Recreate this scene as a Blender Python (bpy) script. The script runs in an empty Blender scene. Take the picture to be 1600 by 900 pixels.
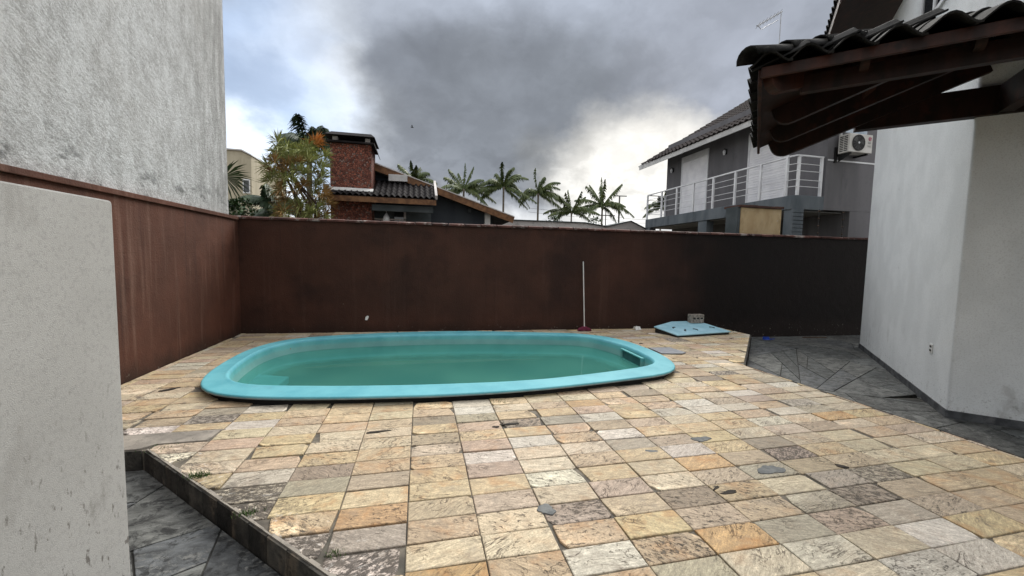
import bpy, bmesh, math, random
from mathutils import Vector, Matrix
R = random.Random(11)
rad = math.radians
SC = bpy.context.scene
COL = SC.collection

# ------------------------------------------------------------------ camera
PITCH, ROLL, YAW = -0.0717153, -0.0197694, -0.2244092
cam = bpy.data.cameras.new('camera'); cam.lens = 624.9 / 1600 * 36; cam.sensor_width = 36
cam.clip_start = .05; cam.clip_end = 2000
co = bpy.data.objects.new('camera', cam); COL.objects.link(co); SC.camera = co
_m = Matrix.Rotation(YAW, 3, 'Z') @ Matrix.Rotation(PITCH, 3, 'X') @ Matrix.Rotation(ROLL, 3, 'Y')
_r, _f, _u = _m.col[0], _m.col[1], _m.col[2]
co.matrix_world = Matrix(((_r[0], _u[0], -_f[0], 0), (_r[1], _u[1], -_f[1], 0), (_r[2], _u[2], -_f[2], 1.5), (0, 0, 0, 1)))
SC.render.resolution_x, SC.render.resolution_y = 1024, 576
SC.view_settings.view_transform = 'Standard'; SC.view_settings.look = 'None'
SC.view_settings.exposure = 1.35; SC.view_settings.gamma = 1.0

# ------------------------------------------------------------------ node helper
class NT:
    def __init__(s, tree): s.t = tree; s.n = tree.nodes; s.l = tree.links
    def new(s, kind, **kw):
        n = s.n.new(kind)
        for k, v in kw.items(): setattr(n, k, v)
        return n
    def put(s, sock, v):
        if v is None: return
        if hasattr(v, 'is_linked') or isinstance(v, bpy.types.NodeSocket): s.l.new(v, sock)
        else:
            if isinstance(v, (tuple, list)) and len(v) == 3 and sock.type == 'RGBA': v = (*v, 1)
            sock.default_value = v
    def math(s, op, a, b=None, c=None, clamp=False):
        n = s.new('ShaderNodeMath', operation=op, use_clamp=clamp)
        for i, v in enumerate((a, b, c)): s.put(n.inputs[i], v)
        return n.outputs[0]
    def vm(s, op, a, b=None, scale=None):
        n = s.new('ShaderNodeVectorMath', operation=op)
        s.put(n.inputs[0], a); s.put(n.inputs[1], b)
        if scale is not None: s.put(n.inputs['Scale'], scale)
        return n.outputs['Value'] if op == 'DOT_PRODUCT' else n.outputs[0]
    def noise(s, vec, scale, detail=4, rough=.55, dist=0.0, col=False):
        n = s.new('ShaderNodeTexNoise'); s.put(n.inputs['Vector'], vec)
        n.inputs['Scale'].default_value = scale; n.inputs['Detail'].default_value = detail
        n.inputs['Roughness'].default_value = rough; n.inputs['Distortion'].default_value = dist
        return n.outputs['Color' if col else 'Fac']
    def voro(s, vec, scale, feat='F1', out='Distance'):
        n = s.new('ShaderNodeTexVoronoi', feature=feat); s.put(n.inputs['Vector'], vec)
        n.inputs['Scale'].default_value = scale
        return n.outputs[out]
    def mr(s, v, a, b, c=0., d=1., smooth=True):
        n = s.new('ShaderNodeMapRange'); n.interpolation_type = 'SMOOTHSTEP' if smooth else 'LINEAR'
        s.put(n.inputs[0], v)
        for i, x in enumerate((a, b, c, d)): s.put(n.inputs[i + 1], x)
        return n.outputs[0]
    def mix(s, f, a, b, mode='MIX'):
        n = s.new('ShaderNodeMix', data_type='RGBA', blend_type=mode)
        s.put(n.inputs[0], f); s.put(n.inputs[6], a); s.put(n.inputs[7], b)
        return n.outputs[2]
    def scale(s, v, sc):
        n = s.new('ShaderNodeVectorMath', operation='MULTIPLY'); s.put(n.inputs[0], v); n.inputs[1].default_value = sc
        return n.outputs[0]

# ------------------------------------------------------------------ world: overcast sky with clouds
SUN_EL, SUN_AZ = rad(44), rad(36)          # azimuth measured from +Y towards +X
world = bpy.data.worlds.new('World'); SC.world = world; world.use_nodes = True
wt = NT(world.node_tree); world.node_tree.nodes.clear()
def build_world():
    out = wt.new('ShaderNodeOutputWorld')
    sky = wt.new('ShaderNodeTexSky', sky_type='NISHITA'); sky.sun_disc = False
    sky.sun_elevation = SUN_EL; sky.sun_rotation = SUN_AZ
    b1 = wt.new('ShaderNodeBackground'); wt.l.new(sky.outputs[0], b1.inputs[0]); b1.inputs[1].default_value = .12
    tc = wt.new('ShaderNodeTexCoord').outputs['Generated']
    nrm = wt.vm('NORMALIZE', tc)
    sep = wt.new('ShaderNodeSeparateXYZ'); wt.l.new(nrm, sep.inputs[0])
    # flatten clouds towards the horizon
    st = wt.scale(nrm, (1, 1, 1.5))
    w1 = wt.noise(st, 2.4, 3, .5, 0, col=True)
    w1 = wt.vm('SUBTRACT', w1, (.5, .5, .5))
    w2 = wt.vm('SUBTRACT', wt.noise(st, 7.5, 6, .58, 0, col=True), (.5, .5, .5))
    d = wt.vm('NORMALIZE', wt.vm('ADD', nrm, wt.vm('ADD', wt.vm('SCALE', w1, scale=.16), wt.vm('SCALE', w2, scale=.13))))
    def blob(c, r0, r1):
        v = Vector(c).normalized()
        return wt.mr(wt.vm('DOT_PRODUCT', d, tuple(v)), math.cos(rad(r1)), math.cos(rad(r0)))
    big = wt.noise(st, 3.1, 7, .58, .6)
    fine = wt.noise(st, 6.0, 7, .52, .25)
    base = wt.mix(wt.mr(big, .36, .66), (.30, .302, .312), (.47, .472, .478))
    def lay(col, f, c, k=1.0):
        return wt.mix(wt.math('MULTIPLY', f, k), col, c)
    c = base
    c = lay(c, blob((.22, .92, .32), 34, 56), (0.186, 0.206, 0.241), .97)
    c = lay(c, blob((.0, .75, .66), 12, 38), (0.219, 0.240, 0.278), .9)       # high grey sheet
    c = lay(c, blob((.30, .80, .52), 10, 30), (0.185, 0.204, 0.241), .8)
    c = lay(c, blob((-.03, .969, .185), 3, 12), (0.230, 0.238, 0.249), .8)        # paler band below the cloud
    c = lay(c, blob((.24, .96, .13), 5, 15), (0.378, 0.386, 0.393), .8)
    c = lay(c, blob((-.33, .90, .30), 6, 17), (0.230, 0.275, 0.347), .9)         # pale blue gap
    c = lay(c, blob((-.20, .897, .395), 1, 9), (0.315, 0.339, 0.374), .8)
    c = lay(c, blob((-.13, .943, .33), 1, 6.5), (0.392, 0.409, 0.426), .75)
    c = lay(c, blob((-.357, .912, .175), 3, 9), (0.50, 0.51, 0.53), .95)       # cumulus low left
    c = lay(c, blob((-.30, .895, .335), .5, 5), (0.160, 0.178, 0.211), .85)     # small dark cloud
    c = lay(c, blob((.06, .94, .315), 6.5, 13), (0.110, 0.121, 0.140), .88)      # the dark cloud
    c = lay(c, blob((.22, .93, .30), 8, 14), (0.115, 0.126, 0.144), .9)
    c = lay(c, blob((.46, .84, .315), 4, 11), (0.129, 0.138, 0.150), .75)
    c = lay(c, blob((.37, .88, .305), 6, 13), (0.115, 0.126, 0.144), .85)
    c = lay(c, blob((.33, .92, .22), 2, 7), (0.142, 0.147, 0.151), .7)
    c = lay(c, blob((.57, .70, .43), 4, 16), (0.184, 0.198, 0.230), .7)
    c = lay(c, blob((.476, .853, .18), 2.5, 13), (0.42, 0.412, 0.39), .97)      # sun glow through the break
    c = lay(c, blob((.50, .84, .225), .5, 7.5), (0.50, 0.49, 0.465), .95)
    c = lay(c, blob((.545, .80, .27), 1, 6), (0.407, 0.394, 0.370), .6)
    hor = wt.mr(sep.outputs[2], .02, .15, 1, 0)
    c = wt.mix(wt.math('MULTIPLY', hor, .75), c, (.52, .525, .53))
    puff = wt.mr(wt.noise(wt.vm('ADD', st, (3, 1, 2)), 13, 7, .62, .3), .40, .60)
    low = wt.mr(sep.outputs[2], .14, .32, 1, .25)
    c = wt.vm('SCALE', c, scale=wt.mr(wt.math('MULTIPLY', puff, low), 0, 1, .84, 1.10, False))
    zen = wt.mr(sep.outputs[2], .45, .95, 1.0, 2.3)
    k = wt.math('MULTIPLY', wt.mr(fine, .3, .7, .84, 1.16, False), zen)
    cc = wt.vm('SCALE', c, scale=k)
    b2 = wt.new('ShaderNodeBackground'); wt.l.new(cc, b2.inputs[0]); b2.inputs[1].default_value = 1.0
    mx = wt.new('ShaderNodeMixShader')
    cov = wt.math('SUBTRACT', 1, wt.math('MULTIPLY', blob((-.32, .90, .30), 3, 14), .25))
    wt.put(mx.inputs[0], cov); wt.l.new(b1.outputs[0], mx.inputs[1]); wt.l.new(b2.outputs[0], mx.inputs[2])
    wt.l.new(mx.outputs[0], out.inputs[0])
build_world()
sun = bpy.data.lights.new('sun', 'SUN'); sun.energy = 1.5; sun.angle = rad(40); sun.color = (1, .96, .89)
so = bpy.data.objects.new('sun', sun); COL.objects.link(so)
sd = Vector((math.sin(SUN_AZ) * math.cos(SUN_EL), math.cos(SUN_AZ) * math.cos(SUN_EL), math.sin(SUN_EL)))
so.rotation_euler = sd.to_track_quat('Z', 'Y').to_euler(); so.location = (0, 0, 30)

# ------------------------------------------------------------------ materials
MATS = {}
def new_mat(name):
    m = bpy.data.materials.new(name); m.use_nodes = True
    t = NT(m.node_tree); b = m.node_tree.nodes['Principled BSDF']
    MATS[name] = m
    pos = t.new('ShaderNodeNewGeometry').outputs['Position']
    return m, t, b, pos
def bump(t, b, h, strength, dist):
    n = t.new('ShaderNodeBump'); n.inputs['Strength'].default_value = strength; n.inputs['Distance'].default_value = dist
    t.put(n.inputs['Height'], h); t.l.new(n.outputs[0], b.inputs['Normal'])
def surf(name, ca, cb, scale=4, st=(1, 1, 1), rough=.85, layers=(), bmp=None, metallic=0, lo=.35, hi=.65, spec=.3, detail=6):
    """ca/cb mixed by noise; layers = (scale, stretch, lo, hi, colour, amount); bmp = (scale, strength, dist, stretch)"""
    m, t, b, pos = new_mat(name)
    c = t.mix(t.mr(t.noise(t.scale(pos, st), scale, detail), lo, hi), ca, cb)
    for i, (sc, s2, l, h, col, amt, *zr) in enumerate(layers):
        p = t.vm('ADD', t.scale(pos, s2), (i * 7.3 + 3, i * 3.1, 1.7 * i))
        f = t.math('MULTIPLY', t.mr(t.noise(p, sc, 6, .6), l, h), amt)
        if zr:      # layer confined to a height range: splash marks near the ground
            z = t.new('ShaderNodeSeparateXYZ'); t.l.new(pos, z.inputs[0]); f = t.math('MULTIPLY', f, t.mr(z.outputs[2], zr[0], zr[1], 1, 0))
        c = t.mix(f, c, col)
    t.put(b.inputs['Base Color'], c); b.inputs['Roughness'].default_value = rough
    b.inputs['Metallic'].default_value = metallic; b.inputs['Specular IOR Level'].default_value = spec
    if bmp: bump(t, b, t.noise(t.scale(pos, bmp[3] if len(bmp) > 3 else (1, 1, 1)), bmp[0], 5, .6), bmp[1], bmp[2])
    return m
G = .012
V3 = (1, 1, .12)   # vertical streaks
# maroon painted render, stained and faded in vertical runs
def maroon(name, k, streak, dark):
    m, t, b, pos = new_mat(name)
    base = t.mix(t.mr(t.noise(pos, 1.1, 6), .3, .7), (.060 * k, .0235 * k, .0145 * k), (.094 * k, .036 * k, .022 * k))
    run = t.mr(t.noise(t.scale(pos, (3, 3, .16)), 2.2, 5, .6), .52, .78)
    base = t.mix(t.math('MULTIPLY', run, streak), base, (.17 * k, .095 * k, .07 * k))
    run2 = t.mr(t.noise(t.vm('ADD', t.scale(pos, (4, 4, .10)), (9, 1, 0)), 3.5, 5, .65), .55, .8)
    base = t.mix(t.math('MULTIPLY', run2, .55), base, (.018, .007, .006))
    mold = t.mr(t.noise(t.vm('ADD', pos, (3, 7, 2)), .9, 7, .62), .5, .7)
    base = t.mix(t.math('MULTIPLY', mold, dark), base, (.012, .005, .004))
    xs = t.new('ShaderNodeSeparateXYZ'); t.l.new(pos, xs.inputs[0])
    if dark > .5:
        dark_end = t.mr(t.math('ADD', xs.outputs[0], t.math('MULTIPLY', t.math('SUBTRACT', t.noise(pos, .8, 6, .6), .5), 4)), 2.8, 7.2)  # darkens towards the right end of the wall, with a noisy edge
        base = t.mix(t.math('MULTIPLY', dark_end, .93), base, (.0028, .0018, .0016))
    z = t.new('ShaderNodeSeparateXYZ'); t.l.new(pos, z.inputs[0])
    damp = t.math('MULTIPLY', t.mr(t.math('ADD', z.outputs[2], t.math('MULTIPLY', t.noise(pos, 3, 5), .35)), .1, .45, 1, 0), .75)
    base = t.mix(damp, base, (.014, .008, .006))
    chips = t.mr(t.noise(pos, 26, 3, .5), .76, .79)
    chips = t.math('MULTIPLY', chips, t.mr(t.noise(pos, 1.7, 3), .5, .6))
    base = t.mix(chips, base, (.16, .12, .10))
    low = t.math('MULTIPLY', t.mr(z.outputs[2], .02, .16, 1, 0), t.mr(t.noise(pos, 22, 4, .6), .64, .68))
    base = t.mix(low, base, (.13, .115, .10))
    t.put(b.inputs['Base Color'], base); b.inputs['Roughness'].default_value = .72; b.inputs['Specular IOR Level'].default_value = .25
    bump(t, b, t.math('ADD', t.noise(pos, 45, 5, .6), t.math('MULTIPLY', t.noise(pos, 5, 4), 1.5)), .6, .010)
    return m
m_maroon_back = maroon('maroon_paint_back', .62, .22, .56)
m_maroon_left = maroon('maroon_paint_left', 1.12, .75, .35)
m_coping = surf('coping_clay', (0.0473, 0.0189, 0.0149), (0.0810, 0.0338, 0.0270), 6, layers=((5, (1, 1, 1), .54, .66, (.30, .27, .25), .7), (11, (1, 1, 1), .5, .7, (.02, .015, .013), .7)), bmp=(40, .5, .006))
m_mortar = surf('mortar_joint', (.075, .066, .055), (.16, .14, .11), 9, layers=((3, (1, 1, 1), .5, .7, (.05, .05, .04), .8),), bmp=(70, .6, .004))
m_conc = surf('weathered_concrete', (.20, .18, .155), (.30, .27, .23), 5, layers=((14, (1, 1, 1), .5, .7, (.10, .095, .08), .6), (2.5, (1, 1, 1), .52, .66, (.12, .11, .09), .5)), bmp=(60, .6, .006))
m_edge = surf('mossy_edge_stone', (.020, .019, .017), (.046, .042, .035), 7, layers=((5, (1, 1, .4), .52, .7, (.13, .10, .07), .55), (16, (1, 1, 1), .5, .65, (.012, .012, .010), .8)), bmp=(35, .8, .012))
def _objrand(m, lo, hi):
    t = NT(m.node_tree); b = m.node_tree.nodes['Principled BSDF']; l = b.inputs['Base Color'].links[0].from_socket
    r = t.new('ShaderNodeObjectInfo').outputs['Random']
    t.put(b.inputs['Base Color'], t.vm('SCALE', l, scale=t.mr(r, 0, 1, lo, hi, False)))
_objrand(m_edge, .55, 2.0); _objrand(m_coping, .7, 1.5)
m_base_ground = surf('bare_soil', (.08, .065, .05), (.14, .12, .09), .4, layers=((3, (1, 1, 1), .5, .65, (.05, .08, .03), .8),), bmp=(10, .5, .03))
# sandstone tile: per-tile tint and wear read from attributes
def tile_mat():
    m, t, b, pos = new_mat('sandstone_tile')
    at = t.new('ShaderNodeAttribute', attribute_name='tint'); aw = t.new('ShaderNodeAttribute', attribute_name='wear')
    uv = t.new('ShaderNodeAttribute', attribute_name='luv')
    s3 = t.new('ShaderNodeSeparateColor'); t.l.new(aw.outputs['Color'], s3.inputs[0])
    seed, wear, vein = s3.outputs[0], s3.outputs[1], s3.outputs[2]
    off = t.vm('SCALE', (37., 91., 53.), scale=seed)
    rot = t.new('ShaderNodeVectorRotate', rotation_type='Z_AXIS'); t.l.new(pos, rot.inputs[0])
    t.put(rot.inputs['Angle'], t.math('MULTIPLY', t.math('SUBTRACT', t.math('FRACT', t.math('MULTIPLY', seed, 17.3)), .5), 1.5))
    p = t.vm('ADD', rot.outputs[0], off)
    grain = t.noise(t.scale(p, (1, 4.5, 1)), 11, 9, .68, .5)
    cloud = t.noise(p, 6, 5, .6, .4)
    fine = t.noise(p, 95, 4, .7)
    c = t.vm('SCALE', at.outputs['Color'], scale=t.mr(grain, .3, .70, .62, 1.36, False))
    c = t.vm('SCALE', c, scale=t.mr(fine, .32, .68, .68, 1.28, False))
    c = t.vm('SCALE', c, scale=t.mr(t.noise(t.scale(p, (1, 6, 1)), 30, 6, .75, .6), .32, .68, .70, 1.28, False))
    warm = t.math('MULTIPLY', t.mr(cloud, .48, .72), vein)
    c = t.mix(warm, c, t.mix(.75, c, (.55, .25, .07)))
    cool = t.mr(t.noise(t.vm('ADD', p, (5, 5, 5)), 4.5, 5, .6), .55, .75)
    c = t.mix(t.math('MULTIPLY', cool, .5), c, (.33, .285, .225))
    # broken cleft lines
    wv = t.noise(t.vm('ADD', t.scale(p, (1, 2.2, 1)), (1, 9, 4)), 5, 6, .62, .8)
    crack = t.mr(t.math('ABSOLUTE', t.math('SUBTRACT', wv, .5)), .0, .016, 1, 0)
    crk = t.math('MULTIPLY', crack, t.mr(t.noise(p, 3.2, 3), .47, .60))
    c = t.mix(t.math('MULTIPLY', crk, .85), c, (.055, .038, .028))
    # pits and black lichen where the tile is worn
    pit = t.noise(t.vm('ADD', t.scale(p, (1, 1.8, 1)), (3, 1, 8)), 26, 7, .72, .3)
    thr = t.math('SUBTRACT', .70, t.math('MULTIPLY', wear, .24))
    pits = t.mr(t.math('SUBTRACT', pit, thr), 0, .05)
    reg = t.mr(t.math('ADD', t.noise(p, 5, 4), t.math('MULTIPLY', wear, .25)), .44, .60)
    pits = t.math('MULTIPLY', pits, reg)
    c = t.mix(t.math('MULTIPLY', pits, .85), c, (.045, .038, .032))
    # grime hugging the joints
    su = t.new('ShaderNodeSeparateXYZ'); t.l.new(uv.outputs['Vector'], su.inputs[0])
    ex = t.math('MINIMUM', su.outputs[0], su.outputs[1])
    ed = t.mr(t.math('SUBTRACT', ex, t.math('MULTIPLY', t.noise(pos, 26, 5, .65), .035)), -.016, .016, 1, 0)
    c = t.mix(t.math('MULTIPLY', ed, .45), c, (.10, .08, .06))
    big = t.mr(t.noise(pos, .9, 6, .62), .48, .72)
    c = t.mix(t.math('MULTIPLY', big, .55), c, t.vm('MULTIPLY', c, (.55, .53, .52)))
    blot = t.mr(t.noise(t.vm('ADD', pos, (7, 3, 1)), 2.6, 8, .7, .3), .62, .70)
    c = t.mix(t.math('MULTIPLY', blot, .75), c, (.075, .062, .052))
    dl = t.vm('DOT_PRODUCT', pos, (.696, .718, 0))      # distance from the broken step edge: black and white lichen
    near = t.mr(t.math('ADD', dl, t.math('MULTIPLY', t.noise(pos, 4, 5), .45)), 1.25, 1.72, 1, 0)
    lw_ = t.noise(t.scale(p, (1, 1.6, 1)), 14, 9, .78, .4)
    c = t.mix(t.math('MULTIPLY', t.math('MULTIPLY', t.mr(lw_, .50, .56), near), .85), c, (.055, .046, .040))
    c = t.mix(t.math('MULTIPLY', t.math('MULTIPLY', t.mr(lw_, .44, .38), near), .5), c, (.72, .70, .66))
    t.put(b.inputs['Base Color'], c)
    t.put(b.inputs['Roughness'], t.mr(fine, .3, .7, .62, .86)); b.inputs['Specular IOR Level'].default_value = .35
    h = t.math('SUBTRACT', t.math('ADD', t.math('MULTIPLY', grain, 1.0), t.math('MULTIPLY', fine, .25)), t.math('ADD', t.math('MULTIPLY', crk, .6), t.math('MULTIPLY', pits, .7)))
    bump(t, b, h, .75, .007)
    return m
m_tile = tile_mat()
m_slate = None
def slate_mat():
    m, t, b, pos = new_mat('grey_slate_paving')
    at = t.new('ShaderNodeAttribute', attribute_name='tint')
    n1 = t.noise(t.scale(pos, (1, 2.0, 1)), 5, 9, .68, .7); n2 = t.noise(pos, 60, 4, .7)
    c = t.vm('SCALE', at.outputs['Color'], scale=t.mr(n1, .34, .66, .35, 1.7, False))
    light = t.math('MULTIPLY', t.mr(t.noise(t.vm('ADD', t.scale(pos, (1, 1.8, 1)), (4, 2, 0)), 16, 9, .78, .6), .50, .60), t.mr(t.noise(pos, 3, 4), .38, .58))
    c = t.mix(t.math('MULTIPLY', light, .75), c, (.19, .19, .175))
    blk = t.mr(t.noise(t.vm('ADD', pos, (1, 8, 0)), 9, 9, .76, .5), .50, .60)
    c = t.mix(t.math('MULTIPLY', blk, .85), c, (.010, .0105, .0105))
    t.put(b.inputs['Base Color'], c); b.inputs['Roughness'].default_value = .62; b.inputs['Specular IOR Level'].default_value = .4
    bump(t, b, t.math('ADD', n1, t.math('MULTIPLY', n2, .2)), .9, .012)
    return m
m_slate = slate_mat()
m_fg = surf('foreground_painted_render', (0.3256, 0.3256, 0.3126), (0.3712, 0.3712, 0.3582), 1.3, rough=.9,
    layers=((300, (1, 1, 1), .55, .75, (.54, .54, .53), .35), (7, (1, 1, .45), .56, .72, (.25, .245, .23), .55), (22, (1, 1, .6), .66, .74, (.20, .195, .185), .6), (75, (1, 1, 1), .48, .66, (.27, .27, .26), .55), (6, (1, 1, .5), .56, .68, (.17, .165, .15), .65, .3, 1.1), (30, (1, 1, .5), .60, .66, (.10, .09, .08), .8, .4, 1.2), (5.5, (1, 1, .3), .71, .73, (.20, .135, .10), .8)), bmp=(230, .5, .004))
# rough-cast wall: drag marks slanting through it
def roughcast(name):
    m, t, b, pos = new_mat(name)
    rot = t.new('ShaderNodeVectorRotate', rotation_type='X_AXIS'); t.l.new(pos, rot.inputs[0]); rot.inputs['Angle'].default_value = rad(35)
    p = rot.outputs[0]
    sc = t.noise(t.scale(p, (1, .6, 1.7)), 26, 8, .78, .4)
    sp = t.noise(pos, 80, 6, .8)
    mid = t.noise(t.scale(pos, (1, 1, .5)), 5, 7, .7)
    c = t.mix(t.mr(t.math('ADD', t.math('ADD', sc, t.math('MULTIPLY', t.math('SUBTRACT', sp, .5), 1.0)), t.math('MULTIPLY', t.math('SUBTRACT', mid, .5), .6)), .30, .66), (.36, .36, .355), (.70, .715, .72))
    st_ = t.mr(t.noise(t.scale(pos, (1, 1, .12)), 2.6, 7, .65), .42, .75)
    c = t.mix(t.math('MULTIPLY', st_, .10), c, (.26, .26, .255))
    warm = t.mr(t.noise(pos, .7, 4), .45, .7); c = t.mix(t.math('MULTIPLY', warm, .25), c, (.48, .465, .44))
    z = t.new('ShaderNodeSeparateXYZ'); t.l.new(pos, z.inputs[0])
    lowm = t.math('MULTIPLY', t.mr(z.outputs[2], 2.2, 2.85, 1, 0), t.mr(t.noise(t.scale(pos, (1, .6, 1)), 3.0, 7, .7), .52, .62))
    c = t.mix(t.math('MULTIPLY', lowm, .8), c, (.06, .062, .06))
    ed = t.math('MULTIPLY', t.mr(z.outputs[1], 6.2, 8.2), t.mr(t.noise(t.scale(pos, (1, 2, .25)), 5, 6, .7), .32, .62))
    c = t.mix(t.math('MULTIPLY', ed, .6), c, (.19, .19, .18))
    t.put(b.inputs['Base Color'], c); b.inputs['Roughness'].default_value = .93
    bump(t, b, t.math('ADD', sc, t.math('MULTIPLY', sp, .5)), 1.0, .03)
    return m
m_rough = roughcast('grey_roughcast')
m_house = surf('house_painted_render', (0.6555, 0.6817, 0.6883), (0.7342, 0.7604, 0.7669), 2.2, (1, 1, .8), rough=.9,
    layers=((1.6, (1, 1, .55), .50, .80, (.58, .59, .58), .35), (7, (1, 1, .8), .70, .76, (.20, .20, .19), .5), (190, (1, 1, 1), .5, .8, (.84, .85, .85), .5), (75, (1, 1, 1), .48, .66, (.50, .51, .51), .5), (3.2, (1, 1, .7), .56, .68, (.36, .36, .35), .6, -.1, .8), (22, (1, 1, 1), .60, .66, (.16, .16, .15), .6, -.25, .30)), bmp=(120, .9, .008))
m_skirt = surf('slate_skirting', (.04, .042, .046), (.085, .09, .095), 8, layers=((4, (1, 1, 1), .55, .7, (.19, .19, .19), .5),), bmp=(40, .4, .004))
m_wood = surf('dark_stained_timber', (0.0088, 0.0040, 0.0026), (0.0220, 0.0077, 0.0048), 9, (1, 1, .3), rough=.6, layers=((5, (1, 1, 1), .54, .70, (.055, .015, .008), .7),), bmp=(60, .3, .003))
m_woodred = surf('red_stained_timber', (0.0132, 0.0046, 0.0029), (0.0462, 0.0132, 0.0066), 8, (1, 1, .3), rough=.55, layers=((7, (1, 1, 1), .55, .7, (.004, .002, .0015), .7),), bmp=(60, .3, .003))
m_woodbrown = surf('brown_timber_fascia', (0.0990, 0.0450, 0.0198), (0.1980, 0.0990, 0.0432), 6, rough=.6, layers=((4, (1, 1, 1), .55, .7, (.06, .03, .015), .6),))
m_rtile = surf('black_clay_roof_tile', (0.0078, 0.0078, 0.0078), (0.0221, 0.0221, 0.0221), 9, rough=.85, spec=.12, layers=((6, (1, 1, 1), .56, .68, (.035, .035, .032), .5), (30, (1, 1, 1), .6, .7, (.06, .06, .05), .35)), bmp=(60, .7, .006))
m_rtile2 = surf('dark_glazed_roof_tile', (.011, .0095, .010), (.026, .023, .024), 3, rough=.85, spec=.12, layers=((9, (1, 1, 1), .6, .7, (.05, .045, .044), .35),))
m_rtile3 = surf('brown_grey_roof_tile', (0.0216, 0.0162, 0.0162), (0.0405, 0.0333, 0.0324), 3, rough=.85, spec=.12, layers=((9, (1, 1, 1), .6, .7, (.015, .013, .012), .6),))
m_ngrey = surf('neighbour_grey_render', (0.1275, 0.1258, 0.1329), (0.1713, 0.1676, 0.1786), 1.6, V3, rough=.9, layers=((14, (1, 1, 1), .52, .75, (.115, .114, .12), .4), (2, (1, 1, .3), .56, .75, (.05, .049, .052), .5)), bmp=(80, .5, .006))
m_nconc = surf('neighbour_balcony_concrete', (0.0880, 0.1056, 0.1200), (0.1360, 0.1552, 0.1712), 2.4, (1, 1, .3), rough=.85, layers=((3, (1, 1, .3), .55, .7, (.035, .04, .045), .5),))
m_nsoff = surf('neighbour_soffit', (.20, .195, .19), (.27, .265, .26), 2)
m_white = surf('white_painted_metal', (0.6300, 0.6375, 0.6600), (0.7500, 0.7650, 0.7800), 3, rough=.4, spec=.5)
m_fasw = surf('white_fascia', (0.4620, 0.4620, 0.4550), (0.5880, 0.5880, 0.5740), 3, rough=.6, layers=((2, (1, 1, 1), .55, .75, (.22, .22, .215), .5),))
m_shut = surf('white_roller_shutter', (0.7437, 0.7437, 0.7765), (0.8750, 0.8750, 0.8969), 2, rough=.5)
m_glass = surf('dark_window_glass', (.02, .023, .027), (.035, .04, .045), 1, rough=.06, spec=.8)
m_glassb = surf('pale_window_glass', (.25, .33, .42), (.50, .58, .66), 3, rough=.12, spec=.8)
m_black = surf('black_plastic', (.012, .012, .012), (.022, .022, .022), 5, rough=.5)
m_grille = surf('fan_grille', (.07, .07, .07), (.12, .12, .12), 9, rough=.5)
m_acw = surf('air_conditioner_casing', (0.5460, 0.5330, 0.5005), (0.6500, 0.6370, 0.6045), 3, rough=.45, spec=.45)
m_logo = surf('magenta_emblem', (.36, .02, .07), (.40, .03, .08), 3, rough=.4)
m_ink = surf('grey_lettering', (.16, .16, .17), (.2, .2, .21), 3, rough=.5)
# fibreglass
def fibre(name, c1, c2, dirt_and_depth):
    m, t, b, pos = new_mat(name)
    c = t.mix(t.mr(t.noise(pos, 2.5, 5), .35, .65), c1, c2)
    c = t.mix(t.math('MULTIPLY', t.mr(t.noise(pos, 55, 5, .7), .45, .75), .35), c, (c2[0] * 1.5 + .05, c2[1] * 1.1, c2[2] * 1.05))
    sm = t.mr(t.noise(t.scale(pos, (1, 1, .6)), 7, 7, .7), .56, .72)
    c = t.mix(t.math('MULTIPLY', sm, .35), c, (c1[0] * .6 + .05, c1[1] * .75, c1[2] * .75))
    z = t.new('ShaderNodeSeparateXYZ'); t.l.new(pos, z.inputs[0])
    if dirt_and_depth:
        zz = t.math('ADD', z.outputs[2], t.math('MULTIPLY', t.math('SUBTRACT', t.noise(pos, 5, 6, .7), .5), .06))
        band = t.math('MULTIPLY', t.mr(zz, -.125, -.085), t.mr(zz, -.03, .03, 1, 0))
        c = t.mix(t.math('MULTIPLY', band, .28), c, (.30, .33, .24))
        absorb_tint = t.mr(t.math('ADD', z.outputs[2], t.math('MULTIPLY', t.math('SUBTRACT', t.noise(pos, 6, 3), .5), .03)), -.30, -.26, 1, 0)  # shell coloured darker with depth, standing in for light the water absorbs
        c = t.mix(absorb_tint, c, (.012, .085, .08))
    t.put(b.inputs['Base Color'], c); b.inputs['Roughness'].default_value = .62; b.inputs['Specular IOR Level'].default_value = .25
    bump(t, b, t.noise(pos, 60, 4), .12, .003)
    return m
m_rim = fibre('turquoise_fibreglass_rim', (.08, .315, .375), (.12, .385, .44), False)
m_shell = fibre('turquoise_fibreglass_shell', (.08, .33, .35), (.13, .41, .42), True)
m_lip = surf('worn_rim_edge', (.15, .22, .245), (.23, .29, .31), 12, rough=.6, layers=((8, (1, 1, 1), .5, .7, (.12, .22, .24), .7),))
m_gap = surf('black_gap_shade', (.008, .008, .008), (.016, .015, .014), 9, rough=.9)
m_lid = surf('pale_blue_fibreglass_lid', (0.2700, 0.4860, 0.5805), (0.3645, 0.5805, 0.6750), 4, rough=.5, layers=((9, (1, 1, 1), .6, .75, (.25, .42, .48), .5),), bmp=(30, .2, .004))
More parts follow.
